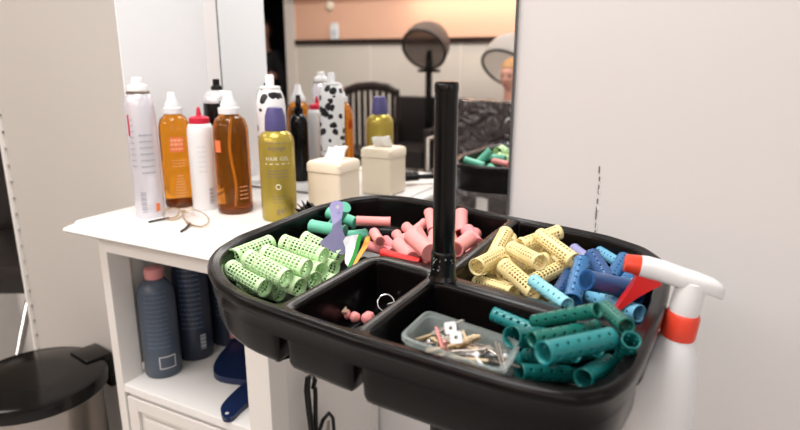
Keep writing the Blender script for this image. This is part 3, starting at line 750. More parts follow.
RO = [
 ('green', (-0.2141, 0.7329, 0.9037), (-0.1786, 0.7888, 0.906), 0.01068),
 ('green', (-0.1588, 0.7808, 0.9093), (-0.1003, 0.7515, 0.899), 0.01068),
 ('green', (-0.1378, 0.8254, 0.9012), (-0.0821, 0.7937, 0.8846), 0.01068),
 ('green', (-0.1706, 0.7225, 0.9136), (-0.1132, 0.6911, 0.9034), 0.01068),
 ('green', (-0.1874, 0.7036, 0.9132), (-0.1337, 0.6674, 0.8995), 0.01068),
 ('green', (-0.2125, 0.7126, 0.8961), (-0.1609, 0.6725, 0.8857), 0.01068),
 ('green', (-0.1743, 0.715, 0.8904), (-0.1201, 0.6775, 0.8845), 0.01068),
 ('green', (-0.1406, 0.802, 0.8804), (-0.0884, 0.7614, 0.8785), 0.01068),
 ('green', (-0.1552, 0.7717, 0.8836), (-0.1018, 0.7325, 0.8849), 0.01068),
 ('green', (-0.1592, 0.7481, 0.88), (-0.1065, 0.7081, 0.8813), 0.01068),
 ('green', (-0.206, 0.7405, 0.8669), (-0.1505, 0.7044, 0.8669), 0.01068),
 ('green', (-0.1377, 0.7756, 0.8669), (-0.0849, 0.7355, 0.8674), 0.01068),
 ('mint', (-0.1351, 0.8779, 0.906), (-0.0814, 0.8541, 0.9034), 0.01015),
 ('mint', (-0.1002, 0.887, 0.8843), (-0.0539, 0.9136, 0.8814), 0.01015),
 ('mint', (-0.085, 0.9009, 0.9302), (-0.1069, 0.9313, 0.8922), 0.01015),
 ('mint', (-0.1182, 0.9583, 0.9066), (-0.0722, 0.9338, 0.8953), 0.01015),
 ('pink', (-0.0682, 0.9071, 0.9061), (-0.0148, 0.9061, 0.9047), 0.00801),
 ('pink', (-0.0382, 0.8467, 0.904), (-0.0278, 0.7998, 0.9045), 0.00801),
 ('pink', (0.0085, 0.8607, 0.9096), (0.0345, 0.8151, 0.8998), 0.00801),
 ('pink', (-0.0061, 0.8722, 0.8954), (0.0119, 0.827, 0.8793), 0.00801),
 ('pink', (-0.0224, 0.8526, 0.8914), (0.0019, 0.8126, 0.8804), 0.00801),
 ('pink', (0.0052, 0.8299, 0.9008), (0.0305, 0.7866, 0.8822), 0.01025),
 ('pink', (0.022, 0.803, 0.9196), (0.0437, 0.7588, 0.8875), 0.01068),
 ('pink', (0.0458, 0.919, 0.9176), (0.0503, 0.879, 0.8978), 0.00855),
 ('pink', (0.0977, 0.9286, 0.914), (0.0947, 0.8904, 0.8905), 0.0109),
 ('pink', (0.0998, 0.8364, 0.8818), (0.1144, 0.8807, 0.8933), 0.0109),
 ('pink', (0.0994, 0.8509, 0.9067), (0.108, 0.8007, 0.9003), 0.01025),
 ('pink', (0.0739, 0.889, 0.896), (0.0794, 0.843, 0.8831), 0.01025),
 ('pink', (0.0314, 0.8475, 0.8876), (0.0483, 0.7978, 0.8779), 0.0109),
 ('pink', (0.0775, 0.8673, 0.8654), (0.094, 0.8222, 0.8647), 0.00855),
 ('pink', (0.1223, 0.8945, 0.8676), (0.102, 0.851, 0.8647), 0.00855),
 ('pink', (0.06, 0.8682, 0.9134), (0.0617, 0.8197, 0.891), 0.0109),
 ('pink', (-0.0467, 0.8376, 0.8869), (-0.0113, 0.8051, 0.8867), 0.00801),
 ('pink', (0.0399, 0.9253, 0.8979), (0.0154, 0.8848, 0.8898), 0.00801),
 ('pink', (0.0004, 0.8569, 0.8721), (0.0353, 0.8249, 0.8642), 0.00801),
 ('pink', (0.015, 0.75, 0.9273), (0.0367, 0.7016, 0.921), 0.01143),
 ('pink', (-0.0028, 0.7956, 0.9029), (0.0158, 0.7482, 0.897), 0.01025),
 ('pink', (0.0655, 0.8046, 0.9085), (0.0817, 0.7561, 0.893), 0.01143),
 ('pink', (0.0498, 0.7811, 0.9215), (0.037, 0.7339, 0.9062), 0.0109),
 ('pink', (0.1031, 0.8146, 0.8806), (0.0688, 0.7766, 0.8769), 0.0109),
 ('pink', (0.0936, 0.7745, 0.9173), (0.0713, 0.7319, 0.9155), 0.0109),
 ('red', (-0.0235, 0.7469, 0.9063), (0.0251, 0.714, 0.9032), 0.00587),
 ('yellow', (0.1466, 0.7954, 0.9195), (0.1199, 0.7434, 0.899), 0.00908),
 ('yellow', (0.1562, 0.8138, 0.9066), (0.1511, 0.7566, 0.894), 0.00908),
 ('yellow', (0.1595, 0.7557, 0.9125), (0.2151, 0.7803, 0.9246), 0.00908),
 ('yellow', (0.1807, 0.7486, 0.9296), (0.2115, 0.6923, 0.9135), 0.01015),
 ('yellow', (0.1293, 0.6937, 0.9089), (0.1842, 0.722, 0.9041), 0.00908),
 ('yellow', (0.1062, 0.7175, 0.8969), (0.1578, 0.7422, 0.8833), 0.00961),
 ('yellow', (0.1237, 0.6765, 0.9126), (0.1499, 0.6218, 0.8998), 0.00908),
 ('yellow', (0.1569, 0.6856, 0.8873), (0.2126, 0.7194, 0.8997), 0.00961),
 ('yellow', (0.1253, 0.7047, 0.8944), (0.1769, 0.7309, 0.8843), 0.00908),
 ('yellow', (0.0948, 0.6924, 0.8852), (0.1305, 0.646, 0.8887), 0.00908),
 ('yellow', (0.1185, 0.729, 0.8732), (0.1344, 0.6727, 0.8788), 0.00908),
 ('yellow', (0.2061, 0.8386, 0.891), (0.1681, 0.7969, 0.8743), 0.00908),
 ('yellow', (0.1717, 0.8145, 0.8966), (0.197, 0.7617, 0.901), 0.00908),
 ('yellow', (0.091, 0.6766, 0.9106), (0.1282, 0.7221, 0.9115), 0.00961),
 ('yellow', (0.155, 0.728, 0.8683), (0.1755, 0.673, 0.8715), 0.00908),
 ('yellow', (0.1366, 0.6982, 0.9273), (0.1577, 0.64, 0.929), 0.00961),
 ('yellow', (0.2048, 0.7906, 0.8914), (0.2149, 0.7333, 0.883), 0.00908),
 ('pale_blue', (0.1465, 0.6189, 0.9153), (0.1665, 0.5557, 0.9135), 0.00662),
 ('light_blue', (0.2727, 0.7811, 0.8968), (0.2829, 0.7342, 0.8958), 0.00748),
 ('light_blue', (0.2095, 0.6231, 0.8968), (0.2388, 0.5548, 0.9048), 0.00801),
 ('blue', (0.2832, 0.7211, 0.9065), (0.2499, 0.6695, 0.8981), 0.00908),
 ('blue', (0.2355, 0.6984, 0.9181), (0.236, 0.6357, 0.9047), 0.01015),
 ('blue', (0.2121, 0.6634, 0.9218), (0.1837, 0.5977, 0.9004), 0.01015),
 ('blue', (0.1887, 0.5724, 0.934), (0.254, 0.601, 0.9112), 0.01122),
 ('blue', (0.2078, 0.695, 0.8951), (0.1801, 0.6436, 0.8886), 0.00855),
 ('blue', (0.2886, 0.6903, 0.9054), (0.2535, 0.6438, 0.8976), 0.00908),
 ('blue', (0.2109, 0.6557, 0.8739), (0.229, 0.6009, 0.885), 0.00908),
 ('blue', (0.2435, 0.6735, 0.8661), (0.2672, 0.6198, 0.8698), 0.00908),
 ('blue', (0.2668, 0.7537, 0.8782), (0.2825, 0.698, 0.8881), 0.00908),
 ('blue', (0.2128, 0.7229, 0.8672), (0.225, 0.6654, 0.8658), 0.00961),
 ('blue', (0.2477, 0.7122, 0.8897), (0.233, 0.6559, 0.8817), 0.00961),
 ('blue', (0.2714, 0.6445, 0.8851), (0.2991, 0.6899, 0.8898), 0.00908),
 ('cyan', (0.2831, 0.6554, 0.9053), (0.2514, 0.6193, 0.9069), 0.00748),
 ('lavender', (0.2387, 0.7855, 0.8988), (0.2471, 0.7328, 0.8981), 0.00801),
 ('teal', (0.0941, 0.5614, 0.9017), (0.1349, 0.5275, 0.896), 0.00641),
 ('teal', (0.1277, 0.5266, 0.9092), (0.1691, 0.4771, 0.9426), 0.00694),
 ('teal', (0.1114, 0.4631, 0.9217), (0.175, 0.4934, 0.919), 0.00716),
 ('teal', (0.1096, 0.4185, 0.9325), (0.1752, 0.4582, 0.9257), 0.00822),
 ('teal', (0.1172, 0.5059, 0.8842), (0.1467, 0.4562, 0.9119), 0.00716),
 ('teal', (0.0971, 0.4802, 0.916), (0.1363, 0.5125, 0.8996), 0.00876),
 ('teal', (0.1027, 0.4672, 0.8893), (0.1669, 0.4912, 0.8727), 0.00812),
 ('teal', (0.1432, 0.4222, 0.9087), (0.1774, 0.4623, 0.9003), 0.00812),
 ('teal', (0.1888, 0.5134, 0.9285), (0.1884, 0.4604, 0.9347), 0.00758),
 ('teal', (0.1872, 0.4444, 0.931), (0.1932, 0.4789, 0.8906), 0.00662),
 ('teal', (0.1106, 0.539, 0.8634), (0.137, 0.4964, 0.8817), 0.00716),
 ('teal', (0.1471, 0.5088, 0.8806), (0.1668, 0.4644, 0.9137), 0.00716)]
STYLE = dict(green=('mesh', 'green'), mint=('plain', 'mint'), pink=('plain', 'pink'), red=('plain', 'red'), yellow=('slots', 'yellow'), pale_blue=('holes', 'paleblue'),
             light_blue=('holes', 'lblue'), blue=('holes', 'blue'), cyan=('plain', 'paleblue'), lavender=('plain', 'lav'), teal=('holes', 'teal'))
GRP = dict(green='pale green mesh rollers at the left of the tray', mint='mint green rollers behind the purple comb', pink='small pink rollers at the back of the tray', red=None,
           yellow='cream yellow slotted rollers', pale_blue=None, light_blue='light blue rollers among the dark blue ones', blue='royal blue rollers at the right of the tray', cyan=None, lavender=None,
           teal='teal rollers in the front compartment')
LAB = dict(
 green=['pale green mesh roller lying against the tray rim, upper left of its pile', 'pale green mesh roller at the back middle, left of the purple comb foot', 'pale green mesh roller rearmost of its pile, just before the purple comb',
  'pale green mesh roller on top in the centre of the pile', 'pale green mesh roller on top, left of the centre one', 'pale green mesh roller leaning at the front left corner of the tray',
  'pale green mesh roller with open end at the front, below the top ones', 'pale green mesh roller low at right, open end under the rearmost roller', 'pale green mesh roller with open end between the middle and rearmost ones',
  'pale green mesh roller with open end, second from the front of the pile', 'pale green mesh roller at the very bottom along the front wall', 'pale green mesh roller at the bottom right against the divider'],
 mint=['mint green roller lying left of the purple comb', 'mint green roller lying right of the purple comb stem', 'mint green roller standing upright behind the purple comb top', 'mint green roller hidden partly behind the comb neck'],
 pink=['pink roller lying level alone against the back wall of the tray', 'small pink roller with its round end facing forward below the level one', 'pink roller with raised rounded end at the left top of the pink pile',
  'pink roller low at the left of the pink pile, second from the ring end', 'pink roller leftmost low one beside the red rod', 'pink roller in front of the raised one, left of centre', 'broad smooth pink roller standing tilted in the middle of the pink pile',
  'pink roller standing upright just left of the black pole', 'pink roller standing upright just right of the black pole', 'pink roller with open ring end right of the pole', 'pink roller leaning down at the far right of the pink pile',
  'pink roller between the pole and the open ring end', 'pink roller under the broad tilted one, above the red rod end', 'pink roller low just right of the pole', 'pink roller lowest at the right by the divider',
  'pink roller directly behind the black pole', 'pink roller lying under the white card, left of the red rod', 'pink roller at the back between level one and the pile', 'pink roller at the bottom beneath the red rod', 'pink roller leaning across the left middle of the pink pile', 'pink roller just above the middle of the red rod', 'pink roller sloping right of the pole above the low ones', 'pink roller filling the gap behind the broad tilted one and the pole', 'pink roller low in front between pole and divider', 'pink roller crossing behind the open ring end'],
 red=['long thin red rod roller lying before the pink rollers'],
 yellow=['yellow slotted roller standing upright at the left of the yellow pile', 'yellow roller leaning beside the upright one', 'yellow roller pointing up to the back rim, rearmost of the pile', 'long yellow roller on top sloping down to the blue rollers',
  'yellow roller lying level across the middle of the pile', 'short yellow roller with open left end at the left of the pile', 'yellow roller on top sloping to the front beside the pale aqua one', 'yellow roller rising to the right just behind the pale aqua one',
  'yellow roller under the level middle one', 'yellow roller lowest at the front left corner of its compartment', 'yellow roller low in front, above the lowest one', 'yellow roller beneath the long top one at the back', 'yellow roller between the level one and the rear ones', 'yellow roller poking out at the far left edge of its pile', 'yellow roller low at the front just left of the pale aqua one', 'yellow roller lying level near the top, under the long one', 'yellow roller at the right edge touching the blue rollers'],
 pale_blue=['pale aqua roller with small holes sloping down between yellow and blue rollers'],
 light_blue=['short light blue roller with two holes at the back rim', 'long light blue roller with a row of dark holes, frontmost of the blue pile'],
 blue=['blue roller under the red sprayer nozzle at the back', 'dark blue roller leaning left behind the big level one', 'blue roller with a row of holes standing steeply at left', 'big smooth dark blue roller lying level on top of the pile',
  'dark blue roller low at the left beside the yellow pile', 'blue roller at far right behind the sprayer trigger', 'blue roller at the bottom below the steep one', 'blue roller at the bottom under the light blue one', 'blue roller low at the back between others', 'blue roller low at left beside the pale aqua one', 'blue roller upright beneath the big level one', 'blue roller low at the far right under the trigger'],
 cyan=['short pale cyan roller showing right of the big level blue roller'],
 lavender=['short lavender roller at the back between yellow and blue piles'],
 teal=['teal roller with holes beside the clear box, leftmost of the teal ones', 'green teal roller rearmost along the divider, sloping up to the right', 'green teal roller lying level in the middle of the teal pile', 'largest bright teal roller with a row of holes, on top',
  'teal roller under the largest one, its left end showing', 'teal roller with dark open round end facing the clear box', 'teal roller frontmost along the tray wall', 'teal roller at the front right sloping up to the corner', 'green teal roller with open end by the trigger, far right back',
  'teal roller standing against the right wall of the tray', 'teal roller low at left beside the clear box corner', 'teal roller at the bottom beneath the largest one'])
VAR = {('teal', 1): 'teal2', ('teal', 2): 'teal2', ('teal', 8): 'teal2', ('teal', 0): 'teal3', ('teal', 3): 'teal3', ('blue', 2): 'blue2', ('blue', 0): 'blue2', ('blue', 5): 'blue2',
       ('pink', 10): 'pink2', ('pink', 14): 'pink2', ('pink', 4): 'pink2', ('pink', 16): 'pink2', ('yellow', 1): 'yellow'}
cnt = {}; cache = {}
for g, A, B, r in RO:
    if g == 'pink': pass
    k = cnt.get(g, 0); cnt[g] = k+1
    A = Vector(A); B = Vector(B); L = round((B-A).length, 3); st, m = STYLE[g]; m = VAR.get((g, k), m)
    if (g, k) in (('blue', 3), ('pink', 6), ('yellow', 1)): st = 'plain'
    key = (st, L, r, m)
    if key not in cache:
        o = obj('hair_roller', roller('hair_roller', L, r*.96, m, st), m, smooth=(35 if st != 'plain' else 50), recalc=True); cache[key] = o
        if st != 'plain':
            md = o.modifiers.new('thick', 'SOLIDIFY'); md.thickness = .0012 if st == 'holes' else .0014; md.offset = -1
    else:
        o = cache[key].copy(); C.objects.link(o)
    d = (B-A).normalized(); o.location = (A+B)/2
    o.rotation_euler = (d.to_track_quat('X', 'Z').to_matrix()@Matrix.Rotation((k*1.7) % 6, 3, 'X')).to_euler()
    tag(o, LAB[g][k], 'hair roller', GRP[g])

# ------------------------------------------------------------------ comb, card strips, small things in the middle compartment
def plate(name, px, z0, z1, th, m, label=None, cat=None, parent=None, it=2, hole=None):
    """a flat piece standing up: outline in pixels, heights blended from top (z1) to foot (z0)"""
    vs_ = [v for u, v in px]; lo, hi = max(vs_), min(vs_)
    pts = smooth_poly(px, it); out = []
    for u, v in pts: out.append(at(u, v, z1+(z0-z1)*(v-hi)/(lo-hi)))
    bm = nb(); f = bm.faces.new([bm.verts.new(p) for p in out])
    bmesh.ops.solidify(bm, geom=bm.faces[:], thickness=th)
    o = obj(name, bm, m, parent, smooth=30)
    if label: tag(o, label, cat)
    return o
t = thing('rat_tail_comb', 'purple plastic comb handle with hang hole standing among green rollers', 'comb', at(337, 245, 0.8936))
inv = t.matrix_basis.inverted()
def under(o, t):
    o.parent = t; o.matrix_parent_inverse = Matrix.Translation(-Vector(t.location)); return o
under(plate('handle', [(329, 206), (333, 200.5), (341, 200.5), (344, 206), (342, 216), (341, 226), (345, 236), (349, 248), (343, 257), (322, 246), (319, 242), (330, 234), (333, 226), (331, 216)], 0.8883, 0.9492, .003, 'purple2', it=3), t)
p0 = at(337.5, 207, 0.9444); d = (Vector((0, 0, CAMH))-p0).normalized()
bm = lathe(nb(), [(.0028, 0), (.0028, .0006)], 16); o = obj('hang_hole', bm, 'inkpale'); o.location = p0+d*.0022; o.rotation_euler = d.to_track_quat('Z', 'Y').to_euler(); under(o, t)
t = thing('folded_card', 'white card with green and orange edge strips beside the green rollers', 'card', at(356, 262, 0.8883))
under(plate('white_panel', [(342, 238), (356, 234), (361, 236), (354, 258), (349, 268), (344, 262), (346, 250)], 0.883, 0.9129, .0012, 'white', it=1), t)
under(plate('green_strip', [(358, 234), (362.5, 234), (358, 252), (350, 269), (346, 270), (354, 252)], 0.8824, 0.9155, .0016, 'greenp', it=1), t)
under(plate('orange_strip', [(366, 235), (371, 237), (368, 246), (362, 255), (354, 268), (350, 270), (358, 254), (363, 245)], 0.8824, 0.9155, .0016, 'orangep', it=1), t)
zb = 0.8575
def lay(o, u, v, z, rz=0, rx=0, ry=0): o.location = at(u, v, z); o.rotation_euler = (rx, ry, rz); return o
def torus(R_, r_, m, name, flat=1): return obj(name, tube(nb(), [(R_*math.cos(a), R_*math.sin(a)*flat, 0) for a in [2*PI*k/24 for k in range(24)]], r_, 8, closed=True), m, smooth=60)
tag(lay(torus(.010, .0013, 'chrome', 'metal_ring'), 386, 303, 0.8712, 0, 1.1, .2), 'shiny chrome ring in the dark middle compartment', 'ring')
o = obj('foam_pad', bx(-.009, .009, -.006, .006, 0, .006, bev=.002), 'wooden', smooth=40); tag(lay(o, 338, 311, 0.8765, .3, .5, .2), 'small tan wedge in the front left of the middle compartment', 'pad')
rnd = random.Random(12)
for k, (u, v, lab) in enumerate(((346, 314, 'small pink sponge ball at left, beside the tan wedge'), (355, 317, 'small pink sponge ball in the middle of three'), (368, 318, 'larger pink sponge ball nearest the divider'))):
    bm = nb(); bmesh.ops.create_icosphere(bm, subdivisions=3, radius=.0062 if k < 2 else .0075)
    for v_ in bm.verts: v_.co *= 1+.16*noise.noise(v_.co*220+Vector((k*9, 0, 0)))
    o = obj('sponge_ball', bm, 'pink', smooth=60); tag(lay(o, u, v, 0.8717), lab, 'sponge', 'small pink sponge balls')
o = obj('hair_clamp', tube(nb(), [(-.014, 0, 0), (.0, .002, .001), (.014, 0, 0)], [.0016, .0022, .0016], 8), 'chrome', smooth=60); tag(lay(o, 398, 303, 0.8659, .4), 'thin silver clip beside the chrome ring', 'clip')

# ------------------------------------------------------------------ clear box with pins
q4 = [at(427, 309, 0.9107), at(523, 341, 0.9107), at(503, 373, 0.9107), at(398, 336, 0.9107)]
S4 = [sq(p) for p in q4]
bs = (-.226, -.130); 
t = thing('clear_box', 'translucent plastic box of pins in the front compartment of the tray', 'box', W(0, 0, 0), YAW)
bc = (sum(p[0] for p in S4)/4, sum(p[1] for p in S4)/4)
def quad_round(scale, z, n=6):
    c_ = [(bc[0]+(p[0]-bc[0])*scale, bc[1]+(p[1]-bc[1])*scale) for p in S4]
    return [(x, y, z) for x, y in relax(resample(c_, .003), 10)]
base = relax(resample(S4, .003), 12)
def lp(sc, z): return [(bc[0]+(x-bc[0])*sc, bc[1]+(y-bc[1])*sc, z) for x, y in base]
bm = nb(); loft(bm, [lp(.80, 0.8589), lp(.86, 0.8605), lp(.90, .8723), lp(.94, .9055), lp(1.0, .906), lp(1.005, .9102), lp(.93, .9113), lp(.91, .907), lp(.885, .874), lp(.84, 0.8627), lp(.78, 0.8616)])
obj('tub', bm, 'clear', t, smooth=40)
def bobby():
    return tube(nb(), [(-.018, -.0016, 0), (.016, -.0018, 0), (.0185, 0, 0), (.016, .0018, 0), (.006, .0014, .0006), (-.004, .0018, 0), (-.016, .0014, .0004)], .0011, 6)
def roller_pin():
    bm = tube(nb(), [(-.022, 0, 0), (.018, 0, 0)], .0015, 8); bmesh.ops.create_icosphere(bm, subdivisions=2, radius=.0032, matrix=Matrix.Translation((.020, 0, 0))); return bm
def alli_clip():
    bm = nb(); prism(bm, [(-.014, -.0025), (.012, -.0035), (.014, 0), (.012, .0035), (-.014, .0025)], -.0012, -.0004); prism(bm, [(-.014, -.0022), (.008, -.0032), (.014, -.0036), (.014, .0036), (.008, .0032), (-.014, .0022)], .0006, .0014); return bm
def holed():
    bm = nb(); P = [vv for vv in rrect(.0052, .0052, .001, 1)]
    o_ = [bm.verts.new((x, y, z)) for z in (0, .0012) for x, y in P]; n = len(P)
    i_ = [bm.verts.new((.0018*math.cos(2*PI*k/n+PI/4), .0018*math.sin(2*PI*k/n+PI/4), z)) for z in (0, .0012) for k in range(n)]
    i_ = []
    for z in (0, .0012):
        for x, y in P:
            a = math.atan2(y, x); i_.append(bm.verts.new((.0018*math.cos(a), .0018*math.sin(a), z)))
    for k in range(n):
        j = (k+1) % n
        for f in ((o_[k], o_[j], i_[j], i_[k]), (o_[n+k], i_[n+k], i_[n+j], o_[n+j]), (o_[k], o_[n+k], o_[n+j], o_[j]), (i_[k], i_[j], i_[n+j], i_[n+k])): bm.faces.new(f)
    for v in [v for v in bm.verts if not v.link_faces]: bm.verts.remove(v)
    return bm
protos = [(obj('bobby_pin', bobby(), 'pinmetal', smooth=60), 'dull metal bobby pin lying in the pile in the clear box', 'bobby pins in the clear box', 'hair pin'),
          (obj('ball_pin', roller_pin(), 'wooden', smooth=50), 'tan ball-headed roller pin in the pile in the clear box', 'ball-headed roller pins in the clear box', 'hair pin'),
          (obj('hair_clip', alli_clip(), 'brass', smooth=30), 'small gold-toned metal clip in the pile in the clear box', 'small metal clips in the clear box', 'hair clip'),
          (obj('ball_pin', roller_pin(), 'white', smooth=50), 'white ball-headed roller pin in the pile in the clear box', 'white ball-headed pins in the clear box', 'hair pin')]
rnd = random.Random(31); used = set(); hB = []
ee = Vector((EV.x, EV.y, 0))
seq = [0, 0, 2, 0, 1, 0, 2, 0, 3, 0, 1, 2]*7
for k, pi_ in enumerate(seq[:78]):
    po, lab, grp, cat_ = protos[pi_]
    o = po if pi_ not in used else po.copy()
    if pi_ in used: C.objects.link(o)
    used.add(pi_)
    for _ in range(60):
        x, y = base[rnd.randrange(len(base))]; f = rnd.uniform(0, .78)
        s_, q_ = bc[0]+(x-bc[0])*f, bc[1]+(y-bc[1])*f
        break
    zz = .8765+.034*(k/78)*(1-.25*f)
    o.location = W(s_, q_, zz); o.rotation_euler = (rnd.uniform(-.25, .25), rnd.uniform(-.3, .3), rnd.uniform(0, 2*PI)); tag(o, lab, cat_, grp)
h1 = obj('roller_tab', holed(), 'white'); h2 = obj('roller_tab', holed(), 'white')
tag(h1, 'white square tab with hole, upper of the two in the clear box', 'tab'); tag(h2, 'white square tab with hole, lower of the two in the clear box', 'tab')
def face_cam(o, u, v, z, roll=0):
    p = at(u, v, z); d = (Vector((0, 0, CAMH))-p); d.z *= 1.3; d.normalize(); o.location = p
    o.rotation_euler = (d.to_track_quat('Z', 'Y').to_matrix()@Matrix.Rotation(roll, 3, 'Z')).to_euler()
face_cam(h1, 450.5, 328, .922, .15); face_cam(h2, 456, 337.5, .921, .1)
for (u0, v0, u1, v1, lab) in ((436, 327, 442, 347, 'pink stick pin upright at the left in the clear box'), (444, 341, 447, 350, 'short pink stick pin beside the longer one')):
    a, b = at(u0, v0, .922), at(u1, v1, .908); o = obj('stick_pin', tube(nb(), [a-(a+b)/2, b-(a+b)/2], .0013, 8), 'pink', smooth=50); o.location = (a+b)/2; tag(o, lab, 'hair pin')

# ------------------------------------------------------------------ black tool handles in front of the cabinet side
t = thing('curling_tong', 'black curling tongs with looped handles hanging by the cabinet side', 'hair tool', W(0, 0, 0), 0)
def on_side(u, v, S=-.612):
    r = ray(u, v); k = S/r.dot(EV); return r*k+Vector((0, 0, CAMH))
A = [on_side(*p) for p in ((313, 389), (315, 380), (312, 375.5), (308, 378), (307, 390), (309, 410), (312, 432), (316, 460))]
obj('handle', tube(nb(), A, [.0045, .005, .0055, .006, .0065, .0065, .0065, .006], 10, flat=.8), 'black', t, smooth=60)
A = [on_side(*p) for p in ((315, 388), (315.5, 395), (315.5, 415), (316, 432), (317, 462))]
obj('handle', tube(nb(), A, .0045, 10), 'black', t, smooth=60)
A = [on_side(*p) for p in ((317, 455), (319, 432), (323, 420), (329, 413), (333, 418), (334, 432), (334, 460))]
obj('clamp_loop', tube(nb(), A, .0038, 8), 'black', t, smooth=60)
A = [on_side(*p) for p in ((327, 421), (330, 420), (330, 460), (325, 460))]
bm = nb(); bm.faces.new([bm.verts.new(p) for p in A]); bmesh.ops.solidify(bm, geom=bm.faces[:], thickness=.002); obj('clamp_plate', bm, 'pinmetal', t)
obj('hook', tube(nb(), [on_side(312, 378, -.6315), on_side(312, 378, -.6305), on_side(312, 377, -.60)], .0018, 8), 'pinmetal', t)

# ================================================================== the salon seen in the mirror
def mir(u, v, Qv):                           # pixel seen in the mirror -> the real place, Qv = depth behind the glass plane frame
    r = ray(u, v); k = Qv/r.dot(NV); P = r*k+Vector((0, 0, CAMH)); return P.dot(EV), 2*QM-P.dot(NV), P.z
# hood dryers
def dryer(u, v, Qv, R_, post_z, label, m, tilt=0, facing=0, postoff=(0, 0)):
    s, q, z = mir(u, v, Qv)
    t = thing('hood_dryer', label, 'hair dryer', W(s, q, 0), YAW+facing)
    bm = nb(); prof = [(R_*math.cos(a)*1.0, R_*1.02*math.sin(a)) for a in [math.radians(x) for x in range(-20, 90, 10)]]+[(.002, R_*1.02)]
    lathe(bm, prof, 40, cap0=False, cap1=True)
    xf(bm, Matrix.Translation((0, 0, z))@Matrix.Rotation(tilt, 4, 'X')); o = obj('hood', bm, m, t, smooth=60)
    md = o.modifiers.new('thick', 'SOLIDIFY'); md.thickness = .008
    bm = tube(nb(), [(R_*.965*math.cos(a), R_*.965*math.sin(a), -R_*.34) for a in [2*PI*k/40 for k in range(40)]], .011, 8, closed=True)
    xf(bm, Matrix.Translation((0, 0, z))@Matrix.Rotation(tilt, 4, 'X')); obj('rim', bm, 'black_soft', t, smooth=60)
    ox, oy = postoff
    obj('post', lathe(nb(), [(.028, .05), (.028, z-R_*.3-.02)], 20, cx=ox, cy=oy), 'black', t, smooth=40)
    obj('arm', tube(nb(), [(ox, oy, z-R_*.4), (ox*.8, oy*.9, z-R_*.34), (ox*.5, oy*.9-.02, z-R_*.28)], .02, 10), 'black', t, smooth=50)
    obj('bracket', bx(ox-.09, ox+.09, oy-.03, oy+.03, z-R_*.3-.16, z-R_*.3-.135, bev=.003), 'black', t)
    obj('base', lathe(nb(), [(.20, 0), (.20, .02), (.05, .05), (.03, .06)], 28, cx=ox, cy=oy), 'black', t, smooth=40)
    return t
def armchair(s, q, face_, label, wd=.56, hb=.93):
    t = thing('dryer_chair', label, 'chair', W(s, q, 0), YAW+face_)
    obj('seat', bx(-wd/2+.08, wd/2-.08, -.25, .20, .30, .46, bev=.03), 'black_soft', t, smooth=50)
    obj('backrest', bx(-wd/2+.02, wd/2-.02, .20, .31, .30, hb, bev=.03), 'black_soft', t, smooth=50)
    for sx in (-1, 1):
        obj('armrest', bx(min(sx*wd/2, sx*(wd/2-.075)), max(sx*wd/2, sx*(wd/2-.075)), -.26, .20, .28, .63, bev=.03), 'black_soft', t, smooth=50)
    for sx in (-1, 1):
        for sy in (-.2, .25): obj('leg', tube(nb(), [(sx*(wd/2-.06), sy, .29), (sx*(wd/2-.05), sy*1.03, 0)], .014, 10), 'chrome', t, smooth=50)
    return t
s, q, z = mir(416, 98, 4.5)
armchair(s-.02, q+.02, PI, 'black leather dryer chair seen in the mirror under the round hood', .58, z)
dryer(427, 45, 4.60, .19, 1, 'round smoked hood dryer on a black post, seen whole in the mirror', 'smoke', tilt=math.radians(55), facing=0, postoff=(.0, -.05))
# wooden slat-back chair
s, q, z = mir(355, 87, 4.05)
t = thing('slat_chair', 'black wooden armchair with vertical back slats, seen in the mirror', 'chair', W(s, q, 0), YAW+PI+.1)
obj('seat', bx(-.24, .24, -.22, .23, .42, .46, bev=.01), 'black_wood', t)
bm = tube(nb(), [(-.26, .21, z-.05), (-.15, .235, z-.012), (0, .245, z), (.15, .235, z-.012), (.26, .21, z-.05)], .022, 8, flat=1.6); obj('top_rail', bm, 'black_wood', t, smooth=50)
for k in range(8):
    x = -.21+k*.06; obj('slat', bx(x-.013, x+.013, .205, .225, .46, z-.03), 'black_wood', t)
for sx in (-1, 1):
    obj('armrest', tube(nb(), [(sx*.25, .21, .68), (sx*.28, 0, .69), (sx*.27, -.2, .67)], .02, 8), 'black_wood', t, smooth=50)
    obj('arm_post', bx(sx*.27-.018, sx*.27+.018, -.2, -.165, .44, .67), 'black_wood', t)
    obj('back_post', tube(nb(), [(sx*.25, .21, .42), (sx*.26, .21, z-.05)], .018, 8), 'black_wood', t)
    for sy in (-.19, .19): obj('leg', bx(sx*.23-.02, sx*.23+.02, sy-.02, sy+.02, 0, .42), 'black_wood', t)
# wall bits
s, q, z = mir(337, 31, 5.18)
t = thing('soap_dispenser', 'small white box standing on the dark rail, seen in the mirror', 'dispenser', W(s, -2.952, 1.3455), YAW)
obj('body', bx(-.045, .045, -.022, .022, 0, .13, bev=.006), 'white', t, smooth=40); obj('top', bx(-.032, .032, -.02, .02, .1305, .155, bev=.005), 'white', t, smooth=40)
obj('front_panel', bx(-.03, .03, .0222, .026, .03, .09, bev=.002), 'inkpale', t)
s, q, z = mir(325, 5, 5.1)
t = thing('wall_lamp', 'small round lamp on the peach wall, seen in the mirror', 'lamp', W(s, -2.999, z), YAW)
obj('disc', (lambda bm: xf(bm, Matrix.Rotation(-PI/2, 4, 'X')))(lathe(nb(), [(.05, 0), (.05, .012), (.03, .03), (.002, .034)], 28)), 'cream_box', t, smooth=50)
